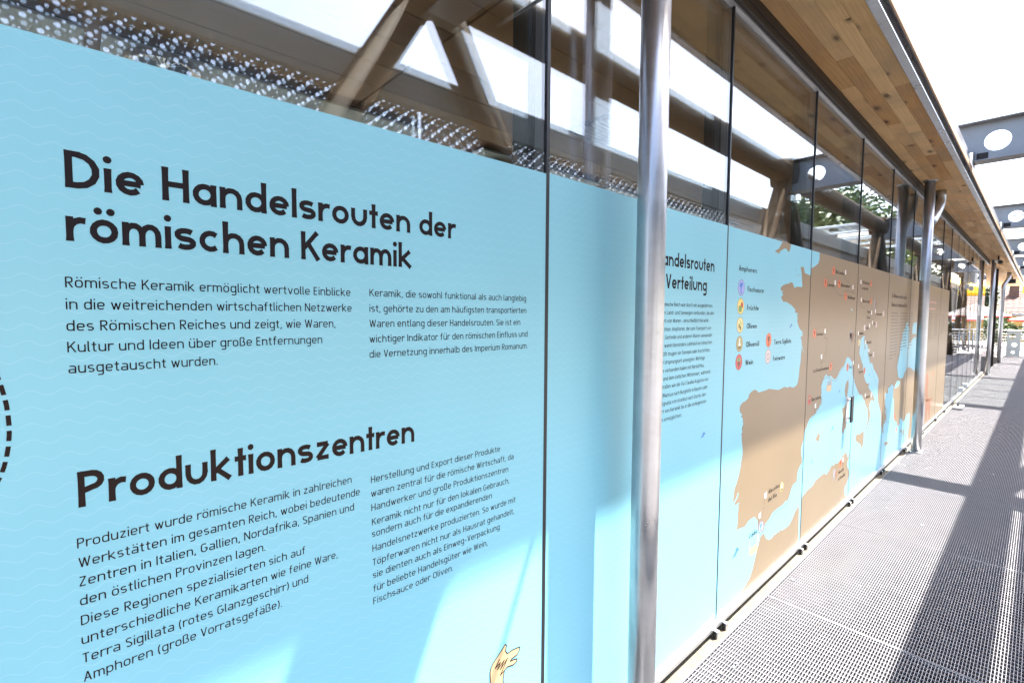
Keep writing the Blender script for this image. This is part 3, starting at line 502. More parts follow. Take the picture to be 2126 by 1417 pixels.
ISL=[[(4.5079, 1.0561), (4.5093, 1.0268), (4.5234, 0.9867), (4.5099, 0.9393), (4.4836, 0.8838), (4.4408, 0.908), (4.42, 0.9486), (4.4296, 0.9956), (4.4604, 1.0215), (4.4948, 1.0281)], [(4.4841, 0.8595), (4.5177, 0.8409), (4.5316, 0.7803), (4.5353, 0.7159), (4.5052, 0.7163), (4.5088, 0.6423), (4.4633, 0.6494), (4.4421, 0.6187), (4.4074, 0.6196), (4.3873, 0.6373), (4.3881, 0.6852), (4.3976, 0.7318), (4.3859, 0.7373), (4.4011, 0.7495), (4.3676, 0.7971), (4.3719, 0.8228), (4.4235, 0.8234), (4.455, 0.8436)], [(3.8005, 0.7254), (3.809, 0.7132), (3.8308, 0.7053), (3.8151, 0.6691), (3.7891, 0.6586), (3.7525, 0.68), (3.7257, 0.6804), (3.7364, 0.6997)], [(3.8825, 0.736), (3.9256, 0.7336), (3.9323, 0.7172), (3.8909, 0.7269)], [(3.6214, 0.6343), (3.6114, 0.6133), (3.5887, 0.6136), (3.5968, 0.6285)], [(5.0954, 0.537), (5.1086, 0.4684), (5.1029, 0.4295), (5.0711, 0.3887), (5.0306, 0.3961), (4.9711, 0.4396), (4.8388, 0.4823), (4.8102, 0.5064), (4.818, 0.5304), (4.8774, 0.5397), (4.943, 0.5224), (5.0316, 0.5275)], [(5.9804, 0.275), (6.1265, 0.2493), (6.238, 0.2375), (6.1867, 0.2231), (6.062, 0.2222), (5.9877, 0.2433)], [(6.8457, 0.276), (6.8778, 0.2368), (6.7928, 0.2336), (6.7858, 0.26)], [(6.9622, 0.2491), (7.0298, 0.2471), (7.0028, 0.1819), (6.9102, 0.1972)], [(3.2002, 1.804), (3.2127, 1.8092), (3.2174, 1.802)], [(3.2469, 1.7757), (3.2693, 1.7792), (3.2664, 1.7692)]]
ROUTE=[[(3.5758, 0.8026), (3.5334, 0.7794), (3.4942, 0.7365), (3.4805, 0.6454), (3.4759, 0.5871), (3.4362, 0.5561), (3.4056, 0.5139), (3.3898, 0.4689), (3.3151, 0.4577), (3.2654, 0.4223), (3.2368, 0.3823), (3.1603, 0.3746), (3.0609, 0.3787), (2.9898, 0.3759), (2.9572, 0.354), (2.9005, 0.3528), (2.8894, 0.3526), (2.8595, 0.318), (2.8224, 0.3069), (2.7837, 0.3219), (2.7686, 0.3499)], [(2.8414, 0.5119), (2.8374, 0.4615), (2.808, 0.4055), (2.7773, 0.3931)], [(2.7702, 0.4142), (2.7656, 0.3838)], [(3.5823, 0.8275), (3.6492, 0.8508), (3.7179, 0.8748), (3.7942, 0.9072), (3.8463, 0.9308), (3.8252, 1.0017), (3.8115, 1.05), (3.8455, 1.0853), (3.9069, 1.1016), (3.9812, 1.0909), (4.0753, 1.0651), (4.163, 1.0519), (4.2159, 1.0711), (4.258, 1.1138), (4.3548, 1.1347), (4.3918, 1.17), (4.4301, 1.2009), (4.464, 1.2085)], [(4.4624, 1.2182), (4.4737, 1.2559), (4.5006, 1.3076), (4.5237, 1.3308), (4.5701, 1.3268), (4.6236, 1.3397), (4.6827, 1.3279)], [(3.775, 1.243), (3.7803, 1.2048), (3.7904, 1.1325), (3.8081, 1.0546)], [(3.7863, 1.2108), (3.8684, 1.2206), (3.893, 1.2964), (3.8974, 1.3648), (3.8812, 1.3781)], [(3.6798, 0.9132), (3.6774, 0.8823)], [(4.2694, 1.8332), (4.2689, 1.807), (4.323, 1.8033), (4.401, 1.7838), (4.4942, 1.7644)], [(4.0129, 1.7621), (4.0201, 1.7155), (4.1292, 1.6877), (4.2471, 1.6783), (4.2774, 1.7122), (4.3609, 1.7252), (4.5026, 1.7168), (4.5969, 1.7096), (4.672, 1.6732)], [(3.8278, 1.4143), (3.8288, 1.3789), (3.9051, 1.3743), (3.8873, 1.2833), (3.7813, 1.2065)], [(4.5148, 1.7515), (4.5116, 1.7102)], [(4.735, 1.8067), (4.7352, 1.7244), (4.7721, 1.6094), (4.8404, 1.602), (4.939, 1.6028)], [(4.9684, 1.5722), (4.9937, 1.4917), (5.1597, 1.4897), (5.1611, 1.5443)], [(5.1714, 1.4938), (5.2958, 1.5115), (5.3046, 1.5569)], [(5.1254, 1.4143), (5.103, 1.4029), (4.9661, 1.368), (4.7429, 1.3542)], [(4.9634, 1.2612), (4.9394, 1.2046), (4.9133, 1.16)], [(5.1026, 1.1808), (5.2142, 1.1016), (5.3802, 0.988), (5.5572, 0.8607)], [(5.7835, 0.5528), (5.9653, 0.4895), (6.1327, 0.4496), (6.2983, 0.4488)], [(6.3003, 0.4406), (6.3874, 0.3958), (6.6002, 0.335)], [(6.7555, 0.2144), (6.9844, 0.1677), (7.2178, 0.1509)], [(4.808, 0.9084), (4.7892, 0.849), (4.748, 0.7518), (4.7089, 0.6469)]]
ICON=[(2.4398, 1.6672, 0.0394, 'fish'), (2.4392, 1.5754, 0.0396, 'fruit'), (2.4395, 1.483, 0.0395, 'olive'), (2.4389, 1.3904, 0.0394, 'oil'), (2.439, 1.2994, 0.0397, 'wine'), (2.8192, 1.3962, 0.0395, 'terra'), (2.8181, 1.307, 0.0402, 'fine'), (3.9825, 1.8475, 0.0307, 'terra'), (3.8052, 1.7541, 0.0309, 'terra'), (4.1328, 1.7652, 0.0317, 'terra'), (4.3193, 1.6791, 0.0317, 'terra'), (3.612, 1.4149, 0.0315, 'terra'), (4.0142, 1.169, 0.0321, 'terra'), (3.5652, 0.9805, 0.033, 'wine'), (4.4644, 1.1332, 0.0321, 'terra'), (5.0154, 1.0642, 0.0311, 'terra'), (3.111, 0.5091, 0.0337, 'oil'), (2.8075, 0.3531, 0.0335, 'fish'), (4.3884, 0.3876, 0.0311, 'terra'), (5.0985, 1.8129, 0.0288, 'terra'), (5.1243, 1.6629, 0.0292, 'terra'), (5.6445, 1.5557, 0.0306, 'fine'), (5.3734, 1.4574, 0.0295, 'fine'), (4.9461, 1.4346, 0.0288, 'fine'), (4.788, 1.3119, 0.0293, 'olive'), (5.3192, 1.189, 0.0285, 'fine'), (5.3129, 0.8258, 0.0292, 'fine'), (6.447, 0.4675, 0.0318, 'terra'), (6.5676, 0.3048, 0.03, 'terra'), (9.0772, 0.7142, 0.0392, 'terra')]
FLAG=[(2.8567, 0.5231), (2.7848, 0.427), (3.787, 1.2549), (3.6976, 0.9276), (4.6368, 1.1603), (4.8087, 1.1204), (3.8419, 1.4294), (4.2892, 1.8593), (4.0313, 1.7705), (4.5162, 1.7585), (4.4565, 0.4039), (4.7563, 1.8105), (4.7943, 1.6681), (5.1694, 1.565), (5.3155, 1.5794), (5.2255, 1.4774), (5.1225, 1.4527), (4.7508, 1.394), (5.0053, 1.3118), (5.1416, 1.2357), (5.0878, 0.8495)]
FISH=[(2.477, 0.3165, 1.6), (3.6632, 0.5463, 0.8), (4.1198, 0.7032, 1.2), (3.1572, 1.47, 0.9), (2.0801, 0.9924, 0.9), (4.262, 0.965, 0.7), (5.1898, 1.0169, 0.6), (5.3773, 0.5823, 0.9), (4.9275, 0.1601, 0.5)]
SHIP=[(2.7104, 0.2713, 1), (3.9928, 1.0327, 1)]
CART=[(4.2523, 0.3339), (4.5465, 1.3567), (5.2958, 1.6354), (4.5529, 1.3811)]
HEAD=[(0.8392, 0.4914), (0.838, 0.5241), (0.8415, 0.5347), (0.8493, 0.5454), (0.8651, 0.5564), (0.8811, 0.5676), (0.8946, 0.5789), (0.9002, 0.5733), (0.8959, 0.5583), (0.9031, 0.5471), (0.9255, 0.5483), (0.9529, 0.5439), (0.9513, 0.5337), (0.9428, 0.5248), (0.92, 0.5229), (0.9145, 0.5183), (0.9314, 0.516), (0.9417, 0.5122), (0.9401, 0.5042), (0.9259, 0.5014), (0.9034, 0.5067), (0.8925, 0.5024), (0.8882, 0.4854), (0.8872, 0.4731), (0.8901, 0.4587), (0.893, 0.4271), (0.8404, 0.456)]
MANE=[(0.8732, 0.544), (0.8573, 0.5259), (0.877, 0.5336), (0.8653, 0.5176), (0.8922, 0.5337), (0.8761, 0.5121), (0.9043, 0.5328), (0.8762, 0.495), (0.8908, 0.5011)]
DASH=[(-0.0825, 1.4459), (-0.0779, 1.427), (-0.0748, 1.41), (-0.0726, 1.3939), (-0.0716, 1.3779), (-0.0711, 1.364), (-0.0715, 1.3501), (-0.0729, 1.3343), (-0.075, 1.3208), (-0.078, 1.3064), (-0.0822, 1.2923), (-0.088, 1.2798)]
RIDER=[[(8.4389, 0.745), (8.5171, 0.7848), (8.6059, 0.7314), (8.6711, 0.6133), (8.6521, 0.4647), (8.7794, 0.3746), (8.5402, 0.3837), (8.4283, 0.5441)], [(8.4941, 0.3952), (8.8969, 0.3914), (9.0398, 0.387), (9.08, 0.356), (8.9675, 0.325), (8.946, 0.2547), (8.9728, 0.0754), (8.8751, 0.0894), (8.7886, 0.2314), (8.7133, 0.2412), (8.6959, 0.0866), (8.6035, 0.1002), (8.5389, 0.264)], [(8.1779, 0.4727), (8.3478, 0.4535), (8.4762, 0.2721), (8.4346, 0.0693), (8.2611, 0.0957), (8.2351, 0.2493)]]
TXT6=[(5.9953, 1.5609), (6.3854, 1.5631), (6.4759, 1.5636), (6.8826, 1.5621), (5.9697, 1.1372), (6.3731, 1.1296)]
# ================================================================== THE SETTING
rng = random.Random(7)
NODES = [1.6+5.65*k for k in range(-1, 6)]                         # cross-beam stations along the walkway
WX = 1.43                                                         # the truss line on the far side of the walkway
def setting():
    m = MB(); m.poly([(-400, -300, -.62), (400, -300, -.62), (400, 900, -.62), (-400, 900, -.62)])
    tag(m.build('ground', 'ground'), kind='structure')
    m = MB(); m.box(-14, 16, 27.25, 44, -.61, -.06)
    tag(m.build('terrace', 'pave'), kind='structure')
    m = MB(); m.box(-16, -4.45, -8, 27, -.61, -.05)  # unseen pale slab added to bounce sunlight onto the interior ceiling
    tag(m.build('bounce_slab', 'pave'), kind='structure')
    m = MB(); m.box(.0, 2.2, -4, 27.2, -.612, -.58)  # dark sheet added so the grating gaps read as shaded
    tag(m.build('dark_gap_sheet', 'gap_shade'), kind='structure')
    # walkway of press-locked grating, 33 x 11 mm mesh
    walk = bpy.data.objects.new('walkway', None); COL.objects.link(walk); tag(walk, kind='structure')
    L, X0, X1 = 1.40, .055, 1.66
    fr = MB()
    fr.box(X0, X0+.005, .002, L-.002, -.035, .001); fr.box(X1-.005, X1, .002, L-.002, -.035, .001)
    fr.box(X0+.005, X1-.005, .003, .006, -.035, .0005); fr.box(X0+.005, X1-.005, L-.006, L-.003, -.035, .0005)
    bars = MB(); nb = int((X1-X0-.01)/.0111)
    for k in range(1, nb):
        x = X0+.005+k*.0111; bars.box(x-.0011, x+.0011, .008, L-.008, -.030, 0)
    k = 1
    while .008+k*.0333 < L-.012:
        y = .008+k*.0333; bars.box(X0+.005, X1-.005, y-.0009, y+.0009, -.012, -.0006); k += 1
    y = 2.77-1.4*4; first = None
    while y < 27:
        if first is None:
            p = fr.build('grating_panel', 'zinc', walk, (0, y, 0)); b = bars.build('grating_bars', 'zinc', p); tag(b, kind='stuff'); first = (p, b)
        else:
            p = copy_mesh(first[0], (0, y, 0), walk); copy_mesh(first[1], (0, 0, 0), p)
        y += 1.4
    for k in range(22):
        yy = 2.77-1.4*4+1.4*k; m = MB(); m.box(.02, 1.7, yy-.04, yy+.04, -.16, -.037); m.build('support_beam', 'gap_shade', walk)
    for xx in (.10, .85, 1.6): m = MB(); m.box(xx-.05, xx+.05, -2.8, 27.2, -.30, -.161); m.build('bearer', 'gap_shade', walk)
    # interior behind the glass
    inn = bpy.data.objects.new('interior_room', None); COL.objects.link(inn); tag(inn, kind='structure')
    m = MB(); m.box(-4.2, -.06, -4, 18.2, -.1, .0); m.build('floor', 'darkroom', inn)
    m = MB(); m.box(-4.3, -4.2, -4, 18.2, 0, 1.9); m.build('back_wall', 'darkroom', inn)
    m = MB(); m.box(-4.26, -4.25, -4, 18.2, 1.9, 3.0); m.build('fill_light_glazing', 'roofglass', inn)  # unseen window strip added to let daylight into the room
    m = MB(); m.box(-4.2, -.06, -4.1, -4, 0, 3.0); m.build('end_wall', 'darkroom', inn)
    for k in range(15):                                            # wide ceiling boards with open joints
        for j in range(4):
            y0 = -4+j*5.55; m = MB(); x1 = -.062-k*.276
            m.bbox(x1-.270, x1, y0+.004, y0+5.54, 3.0, 3.024, .003); m.build('ceiling_board', 'wood_in', inn)
setting()

# ================================================================== CANOPY ROOF
def canopy():
    t = thing('canopy_roof', 'long flat canopy roof with knotty pine soffit and steel channel edge above the walkway', 'canopy', (0, -4, 3.03))
    Y0, Y1 = -4., 33.4
    xs = [.026, .112, .200, .284, .368]
    for r in range(4):                                             # soffit lamellae, random lengths
        y = Y0+rng.uniform(0, .8)-.8
        while y < Y1:
            l = rng.uniform(.55, 2.4); a, b = max(y, Y0), min(y+l, Y1)
            if b-a > .06:
                m = MB(); dz = rng.uniform(0, .0012)
                m.bbox(xs[r]+.0006, xs[r+1]-.0006, a+.0006, b-.0006, 3.03+dz, 3.052, .0014)
                local(t, m.build('soffit_board', 'wood'))
            y += l
    ch = MB(); ch.bbox(.3685, .412, Y0, Y1, 3.022, 3.031, .002); ch.bbox(.372, .381, Y0, Y1, 3.0312, 3.176, .002); ch.bbox(.372, .410, Y0, Y1, 3.1762, 3.185, .002)
    local(t, ch.build('edge_channel', 'fascia'))
    y = Y0
    while y < Y1:                                                  # larch capping boards
        m = MB(); b = min(y+3.9, Y1); m.bbox(.4105, .4205, y+.003, b-.003, 3.112, 3.168, .003); local(t, m.build('capping_board', 'wood_cap')); y += 3.9
    m = MB(); m.box(.3815, .410, Y0, Y1, 3.1655, 3.1755); local(t, m.build('flange_shade_strip', 'black'))  # black strip painting the shade under the channel's top flange
    m = MB(); m.box(-4.4, .40, Y0-.3, Y1, 3.186, 3.30); local(t, m.build('roof_deck', 'beamgrey'))
    m = MB(); m.box(-.30, .0255, 18.3, Y1, 3.032, 3.05); m.box(-4.3, -.062, 18.22, Y1, 3.03, 3.06)
    local(t, m.build('rear_soffit', 'wood'))
    m = MB(); m.tube([(.395, 2.05, 3.19), (.395, 2.05, 3.30), (.42, 2.07, 3.33), (WX-.05, 2.07, 3.36)], .011, 8)
    c = m.build('conduit', 'beamgrey'); local(t, c)
canopy()

# ================================================================== CROSS BEAMS + TRUSS
def ring_plate(m, y0, y1, x0, x1, z0, z1, holes, n=28):
    """web plate (thickness y0..y1) with round holes: (cx, cz, r); strips between columns of holes"""
    edges = [x0]
    for a, b in zip(holes, holes[1:]): edges.append((a[0]+b[0])/2)
    edges.append(x1)
    for (cx, cz, r), a, b in zip(holes, edges, edges[1:]):
        inner = []; outer = []
        for k in range(n):
            an = 2*math.pi*k/n; c, s = math.cos(an), math.sin(an); inner.append((cx+r*c, cz+r*s))
            ts = []
            if c > 1e-9: ts.append((b-cx)/c)
            if c < -1e-9: ts.append((a-cx)/c)
            if s > 1e-9: ts.append((z1-cz)/s)
            if s < -1e-9: ts.append((z0-cz)/s)
            q = min(ts); outer.append((cx+q*c, cz+q*s))
        corners = [(b, z1), (a, z1), (a, z0), (b, z0)]
        for k in range(n):
            j = (k+1) % n; o0, o1 = outer[k], outer[j]; ring = [o0]
            for cn in corners:                                     # keep true corners
                an = math.atan2(cn[1]-cz, cn[0]-cx) % (2*math.pi); a0 = 2*math.pi*k/n
                if a0 < an < a0+2*math.pi/n: ring.append(cn)
            ring.append(o1)
            poly = ring+[inner[j], inner[k]]
            m.poly([(p[0], y0, p[1]) for p in poly]); m.poly([(p[0], y1, p[1]) for p in reversed(poly)])
            m.poly([(inner[k][0], y0, inner[k][1]), (inner[j][0], y0, inner[j][1]), (inner[j][0], y1, inner[j][1]), (inner[k][0], y1, inner[k][1])])
WHERE = ['nearest behind the viewer', 'above the first round post', 'above the second round post', 'beyond the second post before the glass roof', 'above the third round post', 'second from the walkway end', 'at the far walkway end']
ORD = ['behind the camera', 'first', 'second', 'third', 'fourth', 'fifth', 'sixth']
def beams():
    zb, zt = 3.178, 3.60
    for i, y in enumerate(NODES):
        t = thing('cross_beam', 'grey steel I-beam with round holes, %s along the canopy edge, %s' % (ORD[i], WHERE[i]), 'beam', (.44, y, zb), 'perforated cross beams')
        w = MB(); ring_plate(w, y-.005, y+.005, .44, WX-.1, zb+.0135, zt-.0135, [(.61, 3.385, .103), (1.05, 3.385, .103)]); local(t, w.build('web', 'beamgrey'))
        for a, b in ((zb, zb+.013), (zt-.013, zt)):
            m = MB(); m.bbox(.44, WX-.1, y-.10, y+.10, a, b, .003); local(t, m.build('flange', 'beamgrey'))
        m = MB(); m.bbox(.432, .4395, y-.11, y+.11, zb-.03, 3.30, .002); local(t, m.build('end_plate', 'beamgrey'))
        m = MB(); m.box(.10, .4398, y-.005, y+.005, 3.302, zt-.0135); m.bbox(.10, .4398, y-.10, y+.10, zt-.013, zt, .003); local(t, m.build('roof_tail', 'beamgrey'))
        m = MB(); m.bbox(.455, .545, y-.012, y-.0055, zb+.02, zb+.10, .002); p = m.build('splice_plate', 'frame'); local(t, p)
        for dx in (.475, .525):
            for dz in (.04, .08):
                m = MB(); m.tube([(dx, y-.0125, zb+dz), (dx, y-.022, zb+dz)], .009, 6, smooth=False); local(t, m.build('bolt', 'frame'))
beams()
SCREEN = ['dotted metal screen mirrored above the big heading, left of the raking legs', 'dotted metal screen mirrored above the blue panels around the nearest post', 'dotted metal screen mirrored above the brown map panels before the second post',
 'dotted metal screen mirrored in the glass just right of the second post', 'dotted metal screen mirrored in the clear glass doors', 'farthest dotted metal screen, beside the railing end']
def truss():
    t = thing('tube_truss', 'brown weathered tubular steel truss with raking legs, mirrored in the glass', 'truss', (WX, -4, 0))
    zc = 3.467
    m = MB(); m.tube([(WX, y, zc) for y in [-5+1.5*k for k in range(25)]], .145, 28); local(t, m.build('top_chord', 'tube'))
    for y in NODES:
        for s in (-1, 1):
            m = MB(); m.tube([(WX, y+s*.02, zc-.05), (WX, y+s*(.02+.64*3.4), -.2)], .095, 20); local(t, m.build('leg', 'tube'))
        m = MB(); m.lathe([(.0, -.20), (.17, -.16), (.19, 0), (.17, .16), (0, .20)], (WX, y, zc), 20); local(t, m.build('node', 'tube'))
    m = MB(); m.bbox(WX+.09, WX+.14, -5, 31, 2.737, 2.960, .008); local(t, m.build('lower_beam', 'lower'))
    for i, y in enumerate(NODES[:-1]):
        for a, LB in ((y, 5.65),):
            p = thing('perforated_screen', SCREEN[i], 'screen', (WX+.15, a, 1.7), 'perforated screens')
            m = MB(); m.box(WX+.149, WX+.151, a+.01, a+LB-.01, 1.75, 2.95); local(p, m.build('sheet', 'perf'))
            m = MB(); m.bbox(WX+.13, WX+.17, a+.01, a+LB-.01, 1.71, 1.749, .004); local(p, m.build('bottom_rail', 'beamgrey'))
truss()

# ================================================================== PILLARS
def pillar(y, label, elbow=True, x=.11):
    t = thing('round_post', label, 'post', (x, y, 0), 'round steel posts along the glass')
    m = MB(); m.tube([(x, y, .004), (x, y, .9), (x, y, 1.8), (x, y, 3.029)], .0475, 40); local(t, m.build('shaft', 'steel'))
    m = MB(); m.bbox(x-.058, x+.058, y-.075, y+.075, .0015, .0095, .002); local(t, m.build('base_plate', 'steel'))
    m = MB(); m.lathe([(.0478, 3.018), (.066, 3.020), (.066, 3.0295), (.0478, 3.0295)], (x, y, 0), 32); local(t, m.build('collar', 'steel'))
    if elbow:
        P = [(x+.015, y+.66, 3.0295), (x+.015, y+.66, 2.97), (x+.015, y+.655, 2.92)]
        for k in range(1, 8):
            a = k/7; P.append((x+.015-.012*a, y+.655-.62*a**1.45, 2.92-.36*a))
        m = MB(); m.tube(P, .056, 20); local(t, m.build('drain_elbow', 'steel'))
    return t
pillar(1.44, 'nearest galvanized steel post standing before the blue panels', False)
pillar(7.05, 'galvanized steel post with drain elbow standing before the brown map panels')
pillar(17.9, 'galvanized steel post beyond the glass doors, below the security camera', False)
def far_pipes():
    t = thing('downpipe', 'steel rain pipe with offset bend under the far canopy end', 'pipe', (.11, 23.0, 0))
    m = MB(); m.tube([(.22, 23.25, 3.028), (.22, 23.25, 2.86), (.17, 23.15, 2.72), (.12, 23.03, 2.6), (.11, 23.0, 2.5), (.11, 23, 1.2), (.11, 23, .01)], .055, 20); local(t, m.build('pipe', 'steel'))
    m = MB(); m.lathe([(.056, 2.42), (.064, 2.43), (.064, 2.48), (.056, 2.49)], (.11, 23, 0), 20); local(t, m.build('sleeve', 'steel'))
    p = thing('dark_post', 'slim dark steel post beside the far rain pipe', 'post', (.02, 21.3, 0))
    m = MB(); m.bbox(-.02, .06, 21.26, 21.34, .003, 3.029, .004); local(p, m.build('post_shaft', 'frame'))
    m = MB(); m.bbox(-.05, .09, 21.22, 21.38, .0015, .012, .002); local(p, m.build('foot_plate', 'frame'))
far_pipes()

# ================================================================== GLASS WALL
J = [-2.57, -1.36, -.155, 1.053, 2.272, 3.487, 4.66, 5.83, 7.0, 8.2, 9.42, 10.38]
ZB, ZT = .045, 2.938                                               # glass edges
def film_top(y): return 1.53 + (.399+.0135*min(max((y+.06)/1.1, 0), 1) if y < 1.05 else .4165)
WATER_M = [MB().flat(q, .0001) for q in WATER]
LAND_M = [MB().flat(q, .0001) for q in LAND3]
ISL_M = [MB().flat(q, .0002) for q in ISL]
LBL = {0: 'blue printed glass panel behind the viewer, leftmost of the row', 1: 'blue printed glass panel just left of the big heading panel',
 2: 'blue printed glass panel with the large heading Die Handelsrouten der römischen Keramik', 3: 'blue printed glass panel behind the nearest post with heading ending Verteilung',
 4: 'blue and tan glass panel with the amphora legend and the Iberian coast', 5: 'tan map glass panel with Barcelona and Corsica, carrying the pull handle',
 6: 'tan map glass panel showing Italy and the Adriatic sea', 7: 'tan map glass panel with small text columns beside the Black Sea',
 8: 'tan glass panel directly behind the second post with horse and rider print', 9: 'plain tan glass panel right of the second post', 10: 'last tan glass panel, narrowest, at the end of the printed row'}
PANEL = {}
def glass_panels():
    for i in range(len(J)-1):
        y0, y1 = J[i]+.005, J[i+1]-.005
        t = thing('glass_panel', LBL[i], 'glass panel', (0, (y0+y1)/2, ZB), 'printed glass panels'); PANEL[i] = t
        for nm, xa, xb in (('outer_pane', -.0105, -.0045), ('inner_pane', -.0460, -.0400)):
            m = MB(); m.box(xa, xb, y0, y1, ZB, ZT); local(t, m.build(nm, 'pane'))
        f = MB(); a, b = film_top(y0), film_top(y1)
        q = [(y0, ZB), (y1, ZB), (y1, b), (y0, a)]
        f.poly([(0, *p) for p in q]); f.poly([(-.004, *p) for p in reversed(q)])
        for k in range(4):
            p, r = q[k], q[(k+1) % 4]; f.poly([(-.004, *p), (-.004, *r), (0, *r), (0, *p)])
        local(t, f.build('printed_film', 'blue' if i <= 4 else 'brown'))
        sp = MB()
        for yy in (y0, y1-.012): sp.box(-.0395, -.011, yy, yy+.012, ZB, ZT)
        sp.box(-.0395, -.011, y0+.012, y1-.012, ZT-.016, ZT); local(t, sp.build('edge_spacer', 'beamgrey'))
        s = MB(); w = .0085 if i in (2,) else .0050
        s.box(-.0400, .0008, J[i+1]-(.0068 if i == 2 else .0052), J[i+1]+(.0068 if i == 2 else .0052), ZB, ZT); local(t, s.build('joint_seal', 'black'))
        def layer(ms, nm, mat):
            r = MB()
            for mm in ms:
                c = mm.clip(y0, y1); o = len(r.v); r.v += c.v; r.f += [tuple(o+k for k in g) for g in c.f]
            r.sm = [False]*len(r.f)
            if r.f:
                for k, (vx, vy, vz) in enumerate(r.v): r.v[k] = (vx, vy, min(max(vz, ZB+.001), film_top(vy)-.0005))
                o = local(t, r.build(nm, mat))
                if nm == 'trade_route': tag(o, kind='stuff')
        if i == 4:
            for q in LAND_M: layer([q], 'map_land', 'brown')
        if i >= 5:
            for q in WATER_M: layer([q], 'map_sea', 'water')
        for q in ISL_M: layer([q], 'map_island', 'brown')
        rt = MB()
        for q in ROUTE:
            if max(p[0] for p in q) < y0 or min(p[0] for p in q) > y1: continue
            thick_line(rt, q, .0003, .0036, (.016, .009))
        if rt.f: layer([rt], 'trade_route', 'inkl')
glass_panels()
def panel_at(y):
    for i in range(len(J)-1):
        if J[i] <= y < J[i+1]: return PANEL[i]
    return PANEL[len(J)-2]
def texts():
    rg = random.Random(3)
    def block(nm, lines, pan, cap, S, mat, x=.0003, rough=False):
        m = MB()
        for l in lines: stroke_text(m, l, x, cap, S, rg if rough else None)
        return tag(local(PANEL[pan], m.build(nm, mat)), kind='stuff')
    block('heading_text', H[:2], 2, .0555, HEAD_S, 'ink', rough=True); block('heading_text', H[2:], 2, .0565, HEAD_S, 'ink2', rough=True)
    for b in (B1, B2): block('paragraph_text', b, 2, .0162, BODY_S, 'ink')
    for b in (B3, B4): block('paragraph_text', b, 2, .0158, BODY_S, 'ink2')
    h = list(H2[0]); sc = (h[2]-h[1])/12.
    block('heading_text', [('Handelsrouten', h[1]-.048, h[2], h[3]), H2[1]], 3, .0560, HEAD_S, 'ink', rough=True)
    block('paragraph_text', B5, 3, .0158, BODY_S, 'ink')
    block('legend_text', LG, 4, .0270, LABEL_S, 'ink', .0003); block('place_name', ML3, 4, .0262, LABEL_S, 'ink2', .0004)
    block('place_name', ML4, 5, .0255, LABEL_S, 'ink2', .0004); block('place_name', ML5, 6, .0245, LABEL_S, 'ink2', .0004)
    block('heading_text', H3, 7, .042, LABEL_S, 'ink2', .0004)
    # text columns too small to read: word-long dashes
    for pan, cols in ((7, ((6.0, .40, 15, 1.5609), (6.48, .42, 13, 1.5609), (7.02, .0, 0, 0))), (8, ((7.02, .22, 13, 1.5609), (7.55, .28, 17, 1.56), (7.9, .25, 15, 1.56))), (9, ((8.35, .40, 12, 1.56), (8.9, .36, 11, 1.56))), (10, ((9.55, .5, 10, 1.56),))):
        m = MB()
        for y, w, n, z in cols:
            for k in range(n):
                yy = y; end = y+w*(rg.uniform(.82, 1) if k < n-1 else .4)
                while yy < end:
                    l = min(rg.uniform(.02, .085), end-yy); m.poly([(.0003, yy, z-k*.0327), (.0003, yy+l, z-k*.0327), (.0003, yy+l, z-k*.0327+.0105), (.0003, yy, z-k*.0327+.0105)]); yy += l+.011
        tag(local(PANEL[pan], m.build('fine_print', 'inkg')), kind='stuff')
    for pan, y, w in ((8, 7.55, .42), (9, 8.4, .55)):
        m = MB()
        for z, ww in ((1.715, w), (1.628, w*.8)):
            yy = y
            while yy < y+ww:
                l = rg.uniform(.05, .13); m.poly([(.0003, yy, z), (.0003, yy+l, z), (.0003, yy+l, z+.022), (.0003, yy, z+.022)]); yy += l+.025
        tag(local(PANEL[pan], m.build('faint_heading', 'i_pink')), kind='stuff')
texts()
